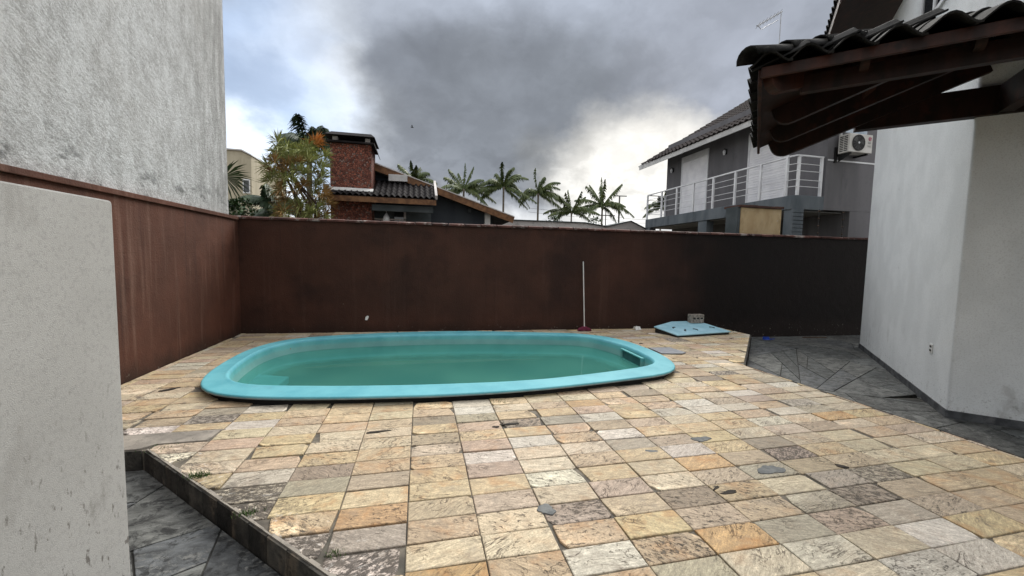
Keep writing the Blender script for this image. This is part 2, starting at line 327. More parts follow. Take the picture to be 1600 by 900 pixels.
def water_mat():
    m, t, b, pos = new_mat('green_pool_water')
    c = t.mix(t.mr(t.noise(pos, 1.1, 4), .35, .65), (.075, .295, .25), (.10, .35, .285))
    t.put(b.inputs['Base Color'], c); b.inputs['Roughness'].default_value = .02; b.inputs['IOR'].default_value = 1.33
    h = t.math('ADD', t.noise(t.scale(pos, (1, .7, 1)), 9, 3, .5), t.math('MULTIPLY', t.noise(pos, 30, 2), .12))
    bump(t, b, h, .12, .006)
    tr = t.new('ShaderNodeBsdfTransparent'); tr.inputs[0].default_value = (.72, .95, .92, 1)
    mx = t.new('ShaderNodeMixShader'); mx.inputs[0].default_value = .52
    t.l.new(b.outputs[0], mx.inputs[1]); t.l.new(tr.outputs[0], mx.inputs[2])
    t.l.new(mx.outputs[0], m.node_tree.nodes['Material Output'].inputs[0])
    return m
m_water = water_mat()
def stone_chim():
    m, t, b, pos = new_mat('red_stone_mosaic')
    d = t.voro(pos, 17, 'DISTANCE_TO_EDGE'); cc = t.voro(pos, 17, 'F1', 'Color')
    s = t.new('ShaderNodeSeparateColor'); t.l.new(cc, s.inputs[0])
    c = t.mix(s.outputs[0], (.10, .026, .015), (.32, .105, .065))
    c = t.mix(t.mr(s.outputs[1], .80, .86), c, (.26, .16, .13))
    c = t.mix(t.mr(d, .0, .06, 1, 0), c, (.010, .006, .005))
    t.put(b.inputs['Base Color'], c); b.inputs['Roughness'].default_value = .8
    bump(t, b, t.mr(d, 0, .15), 1, .03)
    return m
m_chim = stone_chim()
m_slwall = surf('slate_blue_wall', (0.0286, 0.0351, 0.0429), (0.0442, 0.0520, 0.0611), 2, V3)
m_slbeam = surf('grey_painted_beam', (0.0520, 0.0637, 0.0676), (0.0845, 0.0975, 0.1040), 2)
m_beige = surf('beige_render', (0.3672, 0.3312, 0.2480), (0.4624, 0.4195, 0.3200), 2, V3, layers=((3, (1, 1, .2), .55, .75, (.20, .165, .11), .4),))
m_beige2 = surf('stained_beige_render', (0.4080, 0.2890, 0.1530), (0.5100, 0.3910, 0.2295), 3, (1, 1, .4), layers=((4, (1, 1, .5), .5, .7, (.26, .17, .08), .6), (16, (1, 1, 1), .58, .7, (.5, .45, .36), .5)), bmp=(40, .5, .005))
m_fibro = surf('pale_fibre_cement', (0.4200, 0.3990, 0.3843), (0.5670, 0.5418, 0.5208), .7, layers=((2.2, (1, 1, 1), .55, .7, (.14, .135, .13), .5),))
m_trunk = surf('palm_trunk', (.08, .07, .055), (.15, .13, .10), 3, (1, 1, 6))
m_frond = surf('palm_leaf', (0.0380, 0.0608, 0.0187), (0.0855, 0.1102, 0.0323), 1.5, rough=.5, layers=((2.4, (1, 1, 1), .58, .7, (.10, .08, .032), .6),))
m_fronddk = surf('dark_palm_leaf', (0.0224, 0.0420, 0.0224), (0.0490, 0.0770, 0.0392), 2, rough=.5)
m_fan = surf('fan_palm_leaf', (.022, .040, .014), (.050, .080, .028), 5, rough=.45)
m_drac1 = surf('green_strap_leaf', (0.2025, 0.2362, 0.0810), (0.3645, 0.3915, 0.1485), 7, rough=.5, layers=((9, (1, 1, 1), .55, .7, (.32, .26, .10), .7),))
m_drac2 = surf('bronze_strap_leaf', (0.2380, 0.1400, 0.0560), (0.4060, 0.2590, 0.0980), 7, rough=.5, layers=((9, (1, 1, 1), .5, .7, (.10, .11, .04), .7),))
m_drac3 = surf('orange_strap_leaf', (0.3900, 0.1690, 0.0455), (0.5460, 0.2600, 0.0780), 7, rough=.5)
m_stem = surf('brown_stem', (.05, .035, .025), (.10, .07, .05), 6)
m_leafbush = surf('bush_leaf', (.020, .045, .014), (.045, .085, .025), 5, rough=.5)
m_grass = surf('weed_blade', (.035, .07, .015), (.07, .12, .03), 20, rough=.6)
m_pole = surf('white_pole', (.55, .52, .50), (.66, .63, .60), 6, rough=.4)
m_purple = surf('purple_broom_head', (.10, .012, .035), (.15, .02, .05), 20, rough=.6)
m_blue = surf('blue_plastic', (.01, .04, .25), (.02, .06, .34), 6, rough=.4)
m_paper = surf('crumpled_white_plastic', (.6, .6, .58), (.75, .75, .73), 20, rough=.6)
m_brick = surf('rough_grey_brick', (.22, .19, .16), (.36, .32, .28), 18, layers=((30, (1, 1, 1), .5, .62, (.07, .06, .05), .8),), bmp=(60, 1, .01))
m_utility = surf('grey_utility_pole', (.10, .10, .10), (.15, .15, .15), 2)
m_alu = surf('aluminium', (.30, .31, .33), (.42, .43, .45), 8, rough=.4, metallic=.6)
m_bird = surf('dark_feathers', (.02, .02, .02), (.03, .03, .03), 5)
m_looseslate = surf('loose_blue_grey_slate', (.16, .17, .19), (.24, .25, .27), 9, (1, 3, 1), rough=.6, bmp=(50, .5, .004))
m_socket = surf('white_socket_plate', (.62, .62, .60), (.70, .70, .68), 8, rough=.4)

# ------------------------------------------------------------------ object helpers
def tag(o, label=None, cat=None, group=None, kind=None):
    for k, v in (('label', label), ('category', cat), ('group', group), ('kind', kind)):
        if v: o[k] = v
    return o
def root(name, loc, label, cat, group=None):
    o = bpy.data.objects.new(name, None); COL.objects.link(o); o.location = loc; o.empty_display_size = .1
    return tag(o, label, cat, group)
def wloc(o):
    v = Vector((0, 0, 0))
    while o is not None: v += Vector(o.location); o = o.parent
    return v
class MB:
    def __init__(s): s.v = []; s.f = []; s.mi = []
    def add(s, vs, fs, mi=0):
        k = len(s.v); s.v += [tuple(v) for v in vs]; s.f += [tuple(i + k for i in f) for f in fs]; s.mi += [mi] * len(fs); return s
    def box(s, a, b, mi=0, M=None):
        (x0, y0, z0), (x1, y1, z1) = a, b
        vs = [Vector(p) for p in ((x0, y0, z0), (x1, y0, z0), (x1, y1, z0), (x0, y1, z0), (x0, y0, z1), (x1, y0, z1), (x1, y1, z1), (x0, y1, z1))]
        if M: vs = [M(v) if callable(M) else M @ v for v in vs]
        return s.add(vs, [(0, 3, 2, 1), (4, 5, 6, 7), (0, 1, 5, 4), (1, 2, 6, 5), (2, 3, 7, 6), (3, 0, 4, 7)], mi)
    def prism(s, poly, z0, z1, mi=0):
        n = len(poly)
        return s.add([(x, y, z0) for x, y in poly] + [(x, y, z1) for x, y in poly],
            [tuple(range(n))[::-1], tuple(range(n, 2 * n))] + [(i, (i + 1) % n, n + (i + 1) % n, n + i) for i in range(n)], mi)
    def slab(s, poly3, off, mi=0):
        """closed solid: 3-D polygon pushed by vector off"""
        n = len(poly3); off = Vector(off)
        return s.add([Vector(p) for p in poly3] + [Vector(p) + off for p in poly3],
            [tuple(range(n)), tuple(range(n, 2 * n))[::-1]] + [(i, n + i, n + (i + 1) % n, (i + 1) % n) for i in range(n)], mi)
    def tube(s, pts, r, seg=8, mi=0, cap=True):
        pts = [Vector(p) for p in pts]; rs = r if isinstance(r, (list, tuple)) else [r] * len(pts)
        vs = []; n = len(pts)
        for i, p in enumerate(pts):
            t = (pts[min(i + 1, n - 1)] - pts[max(i - 1, 0)]).normalized()
            up = Vector((0, 0, 1)) if abs(t.z) < .9 else Vector((1, 0, 0))
            a = t.cross(up).normalized(); b = t.cross(a)
            vs += [p + (a * math.cos(2 * math.pi * k / seg) + b * math.sin(2 * math.pi * k / seg)) * rs[i] for k in range(seg)]
        fs = [(i * seg + k, i * seg + (k + 1) % seg, (i + 1) * seg + (k + 1) % seg, (i + 1) * seg + k) for i in range(n - 1) for k in range(seg)]
        if cap: fs += [tuple(range(seg)), tuple(range((n - 1) * seg, n * seg))[::-1]]
        return s.add(vs, fs, mi)
    def bar(s, p, q, w, h, mi=0, up=(0, 0, 1)):
        """rectangular bar from p to q, w sideways, h along up"""
        p, q = Vector(p), Vector(q); t = (q - p).normalized(); up = Vector(up)
        sd_ = t.cross(up).normalized() * w / 2; u = sd_.cross(t).normalized() * h / 2
        vs = [c + a * sd_ + b * u for c in (p, q) for a, b in ((-1, -1), (1, -1), (1, 1), (-1, 1))]
        return s.add(vs, [(0, 1, 2, 3), (7, 6, 5, 4), (0, 4, 5, 1), (1, 5, 6, 2), (2, 6, 7, 3), (3, 7, 4, 0)], mi)
    def disc(s, c, nrm, r, th, seg=20, mi=0):
        c, nrm = Vector(c), Vector(nrm).normalized(); return s.tube([c, c + nrm * th], r, seg, mi)
    def build(s, name, mats, parent=None, label=None, cat=None, group=None, kind=None, smooth=False, bevel=0, attrs=None, fix=True):
        me = bpy.data.meshes.new(name)
        o = bpy.data.objects.new(name, me); COL.objects.link(o)
        if parent is not None: o.parent = parent; base = wloc(parent)
        else:
            xs = [v[0] for v in s.v]; ys = [v[1] for v in s.v]; base = Vector(((min(xs) + max(xs)) / 2, (min(ys) + max(ys)) / 2, min(v[2] for v in s.v))); o.location = base
        me.from_pydata([tuple(Vector(v) - base) for v in s.v], [], s.f)
        for m in (mats if isinstance(mats, (list, tuple)) else [mats]): me.materials.append(m)
        for p, i in zip(me.polygons, s.mi): p.material_index = i; p.use_smooth = smooth
        if fix or bevel:
            bm = bmesh.new(); bm.from_mesh(me)
            if bevel: bmesh.ops.bevel(bm, geom=[e for e in bm.edges if len(e.link_faces) == 2 and e.calc_face_angle(0) > .5], offset=bevel, segments=2, affect='EDGES', profile=.6)
            if fix: bmesh.ops.recalc_face_normals(bm, faces=bm.faces)
            bm.to_mesh(me); bm.free()
        if attrs:
            for nme, (dt, dom, vals) in attrs.items():
                a = me.attributes.new(nme, dt, dom)
                a.data.foreach_set('vector' if dt == 'FLOAT_VECTOR' else 'color', [x for v in vals for x in v])
        return tag(o, label, cat, group, kind)
def share(name, me, parent, loc, rot=None, scale=None):
    """another object on the same mesh; loc in world coordinates"""
    o = bpy.data.objects.new(name, me); COL.objects.link(o)
    if parent is not None: o.parent = parent; loc = Vector(loc) - wloc(parent)
    o.location = loc
    if rot is not None: o.rotation_mode = 'QUATERNION'; o.rotation_quaternion = rot
    if scale: o.scale = scale
    return o

# ------------------------------------------------------------------ plan
TA, TB, OX, OY = .39375, .18966, -.0720, 1.8656       # tile pitch and grid origin
WY = lambda x: 8.42 - .043 * (x + 3.31)                # front face of the back wall
LX = -3.31
C0 = Vector((5.982, 3.309, 0)); DA = Vector((.696, .718, 0)); DB = Vector((.718, -.696, 0))   # our house: corner and its two face directions
def HW(a, b, z): p = C0 + DA * a + DB * b; return Vector((p.x, p.y, z))

OUT = [(-2.34,4.87),(-2.43,5.12),(-2.48,5.43),(-2.51,5.77),(-2.52,6.11),(-2.52,6.5),(-2.44,6.82),(-2.34,7.07),(-2.18,7.31),(-1.84,7.47),(-1.22,7.63),(-.38,7.74),(.48,7.76),(1.19,7.68),(2.1,7.45),(3.01,7.23),(3.36,6.92),(3.58,6.5),(3.63,5.96),(3.63,5.49),(3.55,5.05),(3.41,4.72),(3.29,4.57),(3.05,4.42),(2.68,4.36),(2.0,4.235),(1.37,4.15),(.81,4.11),(.15,4.11),(-.68,4.185),(-1.14,4.25),(-1.59,4.33),(-1.92,4.45),(-2.09,4.54),(-2.25,4.7)]
INN = [(-2.19,5.11),(-2.22,5.22),(-2.28,5.51),(-2.31,5.82),(-2.33,6.18),(-2.31,6.58),(-2.2,6.83),(-2.03,7.13),(-1.67,7.25),(-1.05,7.37),(-.37,7.41),(.26,7.42),(1.14,7.35),(2.03,7.18),(2.86,7.01),(3.14,6.76),(3.26,6.37),(3.36,5.99),(3.34,5.47),(3.32,5.14),(3.25,4.91),(3.14,4.81),(2.63,4.68),(2.13,4.56),(1.46,4.44),(.88,4.41),(.16,4.44),(-.22,4.47),(-.89,4.55),(-1.48,4.66),(-1.81,4.73),(-1.98,4.81)]
PC = (.55, 5.92)
def resample(poly, n=128):
    res = []
    for k in range(n):
        th = 2 * math.pi * k / n; dx, dy = math.cos(th), math.sin(th); best = 0
        for i in range(len(poly)):
            (x0, y0), (x1, y1) = poly[i], poly[(i + 1) % len(poly)]
            x0 -= PC[0]; x1 -= PC[0]; y0 -= PC[1]; y1 -= PC[1]; ex, ey = x1 - x0, y1 - y0
            den = dx * ey - dy * ex
            if abs(den) < 1e-9: continue
            t = (x0 * ey - y0 * ex) / den; u = (x0 * dy - y0 * dx) / den
            if t > 0 and -1e-6 <= u <= 1 + 1e-6: best = max(best, t)
        res.append((PC[0] + dx * best, PC[1] + dy * best))
    for _ in range(3):
        res = [tuple((res[i - 1][j] + 2 * res[i][j] + res[(i + 1) % n][j]) / 4 for j in (0, 1)) for i in range(n)]
    return res
NP = 128
PO, PI_ = resample(OUT), resample(INN)
def ring(f):     # f=0 outer outline, 1 inner; >1 shrinks towards the centre
    if f <= 1: return [(a[0] + (b[0] - a[0]) * f, a[1] + (b[1] - a[1]) * f) for a, b in zip(PO, PI_)]
    g = f - 1; res = []
    for x, y in PI_:
        dx, dy = PC[0] - x, PC[1] - y; L = math.hypot(dx, dy); res.append((x + dx / L * g, y + dy / L * g))
    return res
def grow(poly, d):
    return [(x + (x - PC[0]) / math.hypot(x - PC[0], y - PC[1]) * d, y + (y - PC[1]) / math.hypot(x - PC[0], y - PC[1]) * d) for x, y in poly]
def inside(poly, x, y):
    c = False; n = len(poly)
    for i in range(n):
        (x0, y0), (x1, y1) = poly[i], poly[(i + 1) % n]
        if (y0 > y) != (y1 > y) and x < (x1 - x0) * (y - y0) / (y1 - y0) + x0: c = not c
    return c
def clip(poly, nx, ny, d):    # keep nx*x+ny*y >= d
    res = []
    for i in range(len(poly)):
        p, q = poly[i], poly[(i + 1) % len(poly)]
        a, b = nx * p[0] + ny * p[1] - d, nx * q[0] + ny * q[1] - d
        if a >= 0: res.append(p)
        if (a >= 0) != (b >= 0):
            t = a / (a - b); res.append((p[0] + (q[0] - p[0]) * t, p[1] + (q[1] - p[1]) * t))
    return res
def area(p): return abs(sum(p[i][0] * p[(i + 1) % len(p)][1] - p[(i + 1) % len(p)][0] * p[i][1] for i in range(len(p)))) / 2
def inset(poly, d):
    cw = sum(poly[i][0] * poly[(i + 1) % len(poly)][1] - poly[(i + 1) % len(poly)][0] * poly[i][1] for i in range(len(poly))) < 0
    if cw: poly = poly[::-1]
    res = poly
    for i in range(len(poly)):
        (x0, y0), (x1, y1) = poly[i], poly[(i + 1) % len(poly)]
        L = math.hypot(x1 - x0, y1 - y0)
        if L < 1e-6: continue
        nx, ny = -(y1 - y0) / L, (x1 - x0) / L
        res = clip(res, nx, ny, nx * x0 + ny * y0 + d)
        if len(res) < 3: return []
    return res
def clean(poly, eps=.004):
    r = []
    for p in poly:
        if not r or math.hypot(p[0] - r[-1][0], p[1] - r[-1][1]) > eps: r.append(p)
    if len(r) > 2 and math.hypot(r[0][0] - r[-1][0], r[0][1] - r[-1][1]) <= eps: r.pop()
    return r
def fill_holes(name, outer, holes, z, mat, parent=None, **kw):
    bm = bmesh.new(); es = []
    for loop in [outer] + holes:
        vs = [bm.verts.new((x, y, z)) for x, y in loop]
        es += [bm.edges.new((vs[i], vs[(i + 1) % len(vs)])) for i in range(len(vs))]
    bmesh.ops.triangle_fill(bm, edges=es, use_beauty=True, use_dissolve=False)
    for f in bm.faces:
        if f.normal.z < 0: f.normal_flip()
    vs = [tuple(v.co) for v in bm.verts]; bm.verts.index_update(); fs = [tuple(v.index for v in f.verts) for f in bm.faces]
    bm.free(); mb = MB(); mb.add(vs, fs); return mb
# ------------------------------------------------------------------ ground
g = fill_holes('ground', [(-600, -600), (600, -600), (600, 600), (-600, 600)], [[(-2.1, 4.75), (3.1, 4.75), (3.1, 7.0), (-2.1, 7.0)]], -.34, m_base_ground)
g.build('ground', m_base_ground, kind='structure', fix=False)

# ------------------------------------------------------------------ pool deck of sandstone tiles
CH = (.696, .718, .696 * -2.03 + .718 * 3.49)      # half-plane of the bevelled front-left edge
deck_poly = [(-3.36, 3.49), (-2.03, 3.49), (1.62, -.05), (4.70, -.05), (4.70, 4.95), (6.83, 7.08), (6.83, 8.15), (-3.36, 8.5)]
hole = ring(.35)
top = fill_holes('bed', deck_poly, [hole], -.012, m_mortar)
n0 = len(deck_poly)
for i in range(n0):
    (x0, y0), (x1, y1) = deck_poly[i], deck_poly[(i + 1) % n0]
    top.add([(x0, y0, -.012), (x1, y1, -.012), (x1, y1, -.33), (x0, y0, -.33)], [(0, 1, 2, 3)])
deck = top.build('pool_deck', m_mortar, kind='structure', fix=False)
deck['label'] = 'raised pool deck of beige sandstone tiles'
PAL = {'W': (.68, .62, .51), 'C': (.68, .575, .41), 'T': (.60, .465, .30), 'Y': (.67, .53, .325), 'O': (.61, .40, .20),
       'P': (.52, .415, .30), 'G': (.45, .40, .305), 'D': (.36, .295, .22), 'K': (.54, .475, .38), 'R': (.60, .455, .32)}
CELL = {(-3,5):'W',(-3,4):'K',(-3,3):'K',(-3,6):'R',(-3,7):'Y',(-2,7):'C',(-2,6):'T',(-2,5):'D',(-2,4):'G',(-2,3):'Y',(-2,2):'T',(-2,1):'K',(-3,2):'K',
 (-1,0):'K',(-1,1):'G',(-1,2):'O',(-1,3):'Y',(-1,4):'P',(-1,5):'T',(-1,6):'Y',(-1,7):'C',
 (0,-1):'O',(0,0):'C',(0,1):'T',(0,2):'P',(0,3):'Y',(0,4):'Y',(0,5):'T',(0,6):'P',(0,7):'P',(0,8):'T',(0,9):'D',(0,10):'R',(0,11):'Y',
 (1,-1):'T',(1,0):'C',(1,1):'C',(1,2):'P',(1,3):'Y',(1,4):'P',(1,5):'W',(1,6):'R',(1,7):'Y',(1,8):'R',(1,9):'G',(1,10):'W',(1,11):'W',
 (2,-1):'W',(2,0):'T',(2,1):'D',(2,2):'C',(2,3):'W',(2,4):'C',(2,5):'C',(2,6):'W',(2,7):'Y',(2,8):'D',(2,9):'T',(2,10):'C',(2,11):'Y',
 (3,-1):'T',(3,0):'Y',(3,1):'P',(3,2):'P',(3,3):'Y',(3,4):'R',(3,5):'C',(3,6):'T',(3,7):'T',(3,8):'G',(3,9):'T',(3,10):'P',
 (4,-1):'O',(4,0):'P',(4,1):'D',(4,2):'C',(4,3):'C',(4,4):'T',(4,5):'G',(4,6):'W',(4,7):'P',
 (5,-2):'W',(5,-1):'G',(5,0):'T',(5,1):'T',(5,2):'P',(5,3):'O',(5,4):'W',(5,5):'P',
 (6,-1):'P',(6,0):'G',(6,1):'C',(6,2):'G',(6,3):'P',(6,4):'T',(7,0):'D',(7,1):'G',(7,2):'P',(7,3):'D',(8,0):'P',(8,1):'K',(8,2):'P',(9,0):'T',(9,1):'C'}
WEAR = {(-3,4):1,(-3,3):1,(-3,2):1,(-2,1):.95,(-1,0):1,(2,1):.7,(0,6):.6,(0,7):.6,(2,8):.8,(5,1):.6,(7,3):.9,(6,-1):.7,(7,0):.8,(3,-1):.7,(-1,2):.5,(4,1):.6,(5,2):.5}
rim_edge = grow(PO, -.10)
tiles = []
for c in range(-10, 19):
    for r in range(-10, 35):
        x0, y0 = OX + TA * c, OY + TB * r
        if c <= -7 and r > 16 and False: continue
        p = [(x0, y0), (x0 + TA, y0), (x0 + TA, y0 + TB), (x0, y0 + TB)]
        cx, cy = x0 + TA / 2, y0 + TB / 2
        if inside(rim_edge, cx, cy): continue
        p = clip(p, 1, 0, LX + .004); p = clip(p, *CH) if p else p
        if p: p = clip(p, -.043, -1, -(8.42 - .043 * 3.31 * -1) + .0) if False else p
        if not p: continue
        p = clip(p, -.043, -1, -(WY(0)) + .006)
        if cy < 5.05: p = clip(p, -1, 0, -4.695)
        else: p = clip(clip(p, -.7071, .7071, .1798), -1, 0, -6.825) if p else p
        if not p: continue
        if cx < -1.66 and cy < 3.78:
            if cy > 3.57: continue
            p = clip(clip(p, 0, -1, -3.562), 1, 0, -2.08)
            if not p: continue
        elif cx < -1.66 and cy < 3.9: p = clip(p, 0, 1, 3.80)
        p = clean(p) if p else p
        if p and len(p) >= 3 and area(p) > .004: tiles.append((c, r, p, cx, cy))
def view_size(cx, cy, ar):      # rough on-screen size, to pick the 300 largest
    q = _m.transposed() @ Vector((cx, cy, -1.5))
    if q.y < .3: return 0
    px, pz = q.x / q.y * 625, q.z / q.y * 625
    if abs(px) > 830 or pz < -500: return 0
    return ar * 1.5 / (q.y ** 3) * (1 if cx > -2.35 or cy > 3.9 else .1)
tiles.sort(key=lambda t: -view_size(t[3], t[4], area(t[2])))
def tile_geo(c, r, p, cx, cy):
    rr = random.Random(c * 131 + r * 7919 + 5)
    p = inset(p, .0036)
    if len(p) < 3: return None
    p = clean([(x + rr.uniform(-.0022, .0022), y + rr.uniform(-.0022, .0022)) for x, y in p], .006)
    if len(p) < 3: return None
    if rr.random() < .30 or WEAR.get((c, r), 0) > .6:      # broken corners and edges
        for _ in range(rr.choice((1, 1, 2))):
            kx, ky = rr.choice(p); L = math.hypot(cx - kx, cy - ky); ux, uy = (cx - kx) / L, (cy - ky) / L
            a_ = math.atan2(uy, ux) + rr.uniform(-.5, .5); ux, uy = math.cos(a_), math.sin(a_)
            q_ = clip(p, ux, uy, ux * kx + uy * ky + rr.uniform(.012, .045))
            if len(q_) >= 3: p = clean(q_, .006)
        if len(p) < 3: return None
    pi = inset(p, .0045)
    if len(pi) != len(p): pi = [(x + (cx - x) * .03, y + (cy - y) * .05) for x, y in p]
    else:     # keep the same starting corner
        cwp = area
        k = min(range(len(pi)), key=lambda k: math.hypot(pi[k][0] - p[0][0], pi[k][1] - p[0][1]))
        pi = pi[k:] + pi[:k]
        if math.hypot(pi[1][0] - p[1][0], pi[1][1] - p[1][1]) > .05: pi = [pi[0]] + pi[1:][::-1]
    n = len(p); h = rr.uniform(-.004, .003); tx, ty = rr.uniform(-.010, .010), rr.uniform(-.018, .018)
    code = CELL.get((c, r)) or rr.choices('WCTYOPGDKR', (11, 32, 26, 14, 2, 11, 3, 1, 3, 6))[0]
    wear = WEAR.get((c, r), .9 if code in 'K' else rr.choice((0, .05, .1, .2, .35, .55)))
    if wear > .9: h -= .006
    z = lambda x, y: h + (x - cx) * tx + (y - cy) * ty
    vs = [(x, y, -.025) for x, y in p] + [(x, y, z(x, y) - .003) for x, y in p] + [(x, y, z(x, y)) for x, y in pi]
    fs = [(i, (i + 1) % n, n + (i + 1) % n, n + i) for i in range(n)] + [(n + i, n + (i + 1) % n, 2 * n + (i + 1) % n, 2 * n + i) for i in range(n)] + [tuple(range(2 * n, 3 * n))]
    b = PAL[code]; k = rr.uniform(.92, 1.14)
    tint = (b[0] * k, b[1] * k * rr.uniform(.97, 1.03), b[2] * k * rr.uniform(.93, 1.07), 1)
    w = (rr.random(), wear, {'O': 1, 'Y': .7, 'T': .6, 'C': .35, 'R': .4}.get(code, .12), 1)
    x0, y0 = cx - TA / 2, cy - TB / 2
    def luv(v): return (min(v[0] - x0, x0 + TA - v[0]), min(v[1] - y0, y0 + TB - v[1]), 0)
    return vs, fs, tint, w, [luv(v) for v in vs]
def build_tiles(lst, name, parent, kind=None):
    mb = MB(); ti, we, lu = [], [], []
    for t in lst:
        gq = tile_geo(*t)
        if not gq: continue
        vs, fs, tint, w, l = gq
        mb.add(vs, fs); ti += [tint] * len(vs); we += [w] * len(vs); lu += l
    if mb.v: return mb.build(name, m_tile, parent, kind=kind, fix=True, attrs={'tint': ('FLOAT_COLOR', 'POINT', ti), 'wear': ('FLOAT_COLOR', 'POINT', we), 'luv': ('FLOAT_VECTOR', 'POINT', lu)})
for t in tiles[:300]: build_tiles([t], 'tile', deck)
build_tiles(tiles[300:], 'far_tiles', deck, 'stuff')
def blotch(name, x, y, rx, ry, mat, z=.0035, seed=1, rot=0):
    rr = random.Random(seed); n = 30; mb = MB(); q = []; ph_ = [rr.uniform(0, 6.28) for _ in range(3)]
    for k in range(n):
        t_ = 2 * math.pi * k / n; f = .9 + .16 * math.sin(2 * t_ + ph_[0]) + .12 * math.sin(3 * t_ + ph_[1]) + .06 * math.sin(7 * t_ + ph_[2]) + rr.uniform(-.04, .04); u, v = rx * f * math.cos(t_), ry * f * math.sin(t_)
        q.append((x + u * math.cos(rot) - v * math.sin(rot), y + u * math.sin(rot) + v * math.cos(rot)))
    mb.prism(q, -.02, z); return mb.build(name, mat, deck, bevel=.001)
m_patch = surf('grey_cement_patch', (.10, .105, .105), (.165, .17, .165), 12, layers=((30, (1, 1, 1), .5, .7, (.07, .07, .07), .5),), bmp=(60, .6, .004))
m_hole = surf('hole_shade', (.012, .010, .008), (.035, .028, .022), 20)  # flat dark patches in place of cut holes, their shade in the colour
for i, (x, y, rx, ry) in enumerate(((2.50, 2.33, .105, .065), (2.34, 2.87, .085, .05), (.74, 2.20, .06, .05), (1.80, 2.76, .07, .03))): blotch('cement_patch', x, y, rx, ry, m_patch, seed=i + 3)
for i, (x, y, rx, ry, ro) in enumerate(((1.98, 2.14, .07, .018, 0), (1.93, 2.20, .035, .012, .4), (-.36, 3.50, .11, .018, .05), (-2.69, 5.02, .10, .03, .6), (.80, 3.46, .11, .016, .05), (.66, 3.42, .03, .02, 0), (3.08, 2.27, .05, .02, -.6), (3.95, 6.55, .04, .03, 0), (6.1, 6.78, .05, .03, 0))): blotch('hole_patch', x, y, rx, ry, m_hole, .0045, i + 20, ro)
# concrete ledge beside the foreground wall, edge stones along the step
lm = MB(); lm.prism([(-3.31, 3.50), (-2.10, 3.50), (-2.02, 3.57), (-1.67, 3.578), (-1.66, 3.76), (-1.62, 3.785), (-3.31, 3.795)], -.03, .004)
lm.build('concrete_ledge', m_conc, deck, bevel=.006)
def edge_run(P, Q, zlo, w=.19, name='edge_stone', mat=m_edge):
    P, Q = Vector((*P, 0)), Vector((*Q, 0)); L = (Q - P).length; d = (Q - P) / L; nrm = Vector((d.y, -d.x, 0))
    k = max(1, round(L / w)); 
    for i in range(k):
        a, b = P + d * (L * i / k + .003), P + d * (L * (i + 1) / k - .003)
        j = R.uniform(.012, .022); mb = MB(); zt = R.uniform(-.008, -.002)
        mb.prism([(a.x, a.y), (b.x, b.y), (b.x + nrm.x * j, b.y + nrm.y * j), (a.x + nrm.x * j, a.y + nrm.y * j)], zlo, zt)
        mb.build(name, mat, deck, bevel=.003)
edge_run((-3.3, 3.488), (-2.06, 3.488), -.20)
edge_run((-2.03, 3.485), (1.55, .01), -.20)
edge_run((4.705, .0), (4.705, 4.94), -.28, .3)
edge_run((4.71, 4.955), (6.83, 7.075), -.28, .3)
edge_run((6.835, 7.09), (6.835, 8.0), -.28, .3)
# thin mortar nosing on top of the edge
nb = MB()
for (a, b) in (((-2.03, 3.485), (1.55, .01)),):
    a, b = Vector((*a, 0)), Vector((*b, 0)); d = (b - a).normalized(); nn = Vector((-d.y, d.x, 0)) 
    N_ = 60
    for i in range(N_):
        p = a + (b - a) * i / N_; q = a + (b - a) * (i + 1) / N_
        wob = R.uniform(.004, .018)
        nb.prism([(p.x - nn.x * .004, p.y - nn.y * .004), (q.x - nn.x * .004, q.y - nn.y * .004), (q.x + nn.x * wob, q.y + nn.y * wob), (p.x + nn.x * wob, p.y + nn.y * wob)], -.011, R.uniform(.001, .004))
nb.build('mortar_nosing', m_conc, deck, kind='stuff')

# ------------------------------------------------------------------ slate floors on the lower level
def bsp(poly, amin, rr, depth=0):
    A = area(poly)
    if A < amin * rr.uniform(1, 2.2) or depth > 9: return [poly]
    xs = [p[0] for p in poly]; ys = [p[1] for p in poly]
    cx, cy = sum(xs) / len(xs), sum(ys) / len(ys)
    dx, dy = max(xs) - min(xs), max(ys) - min(ys)
    ang = (0 if dx > dy else math.pi / 2) + rr.uniform(-.75, .75)
    nx, ny = math.cos(ang), math.sin(ang); d = nx * cx + ny * cy + rr.uniform(-.12, .12) * max(dx, dy)
    a, b = clip(poly, nx, ny, d), clip(poly, -nx, -ny, -d)
    return [q for h in (a, b) if len(h) >= 3 and area(h) > .02 for q in bsp(h, amin, rr, depth + 1)]
def paving(name, polys, z, amin, seed, label, skip):
    rr = random.Random(seed)
    mb = MB(); xs = [p[0] for q in polys for p in q]; ys = [p[1] for q in polys for p in q]
    for q in polys: mb.prism(q, -.34, z - .010)
    rt = mb.build(name, surf('dark_joint', (.02, .02, .018), (.05, .048, .042), 9) if 'dark_joint' not in MATS else MATS['dark_joint'], kind='structure', fix=False); rt['label'] = label
    for q in polys:
        for s in bsp(q, amin, rr):
            cx, cy = sum(p[0] for p in s) / len(s), sum(p[1] for p in s) / len(s)
            if skip(cx, cy): continue
            s = clean(inset(s, .005), .02)
            if len(s) < 3: continue
            h = rr.uniform(-.002, .002); mb = MB(); mb.prism(s, z - .02, z + h)
            k = rr.uniform(.7, 1.35); base = rr.choice(((.075, .080, .078), (.065, .069, .071), (.088, .090, .084), (.07, .072, .068)))
            o = mb.build('slate_slab', m_slate, rt, bevel=.004, fix=True)
            a = o.data.attributes.new('tint', 'FLOAT_COLOR', 'POINT')
            a.data.foreach_set('color', [x for _ in o.data.vertices for x in (base[0] * k, base[1] * k, base[2] * k, 1)])
    return rt
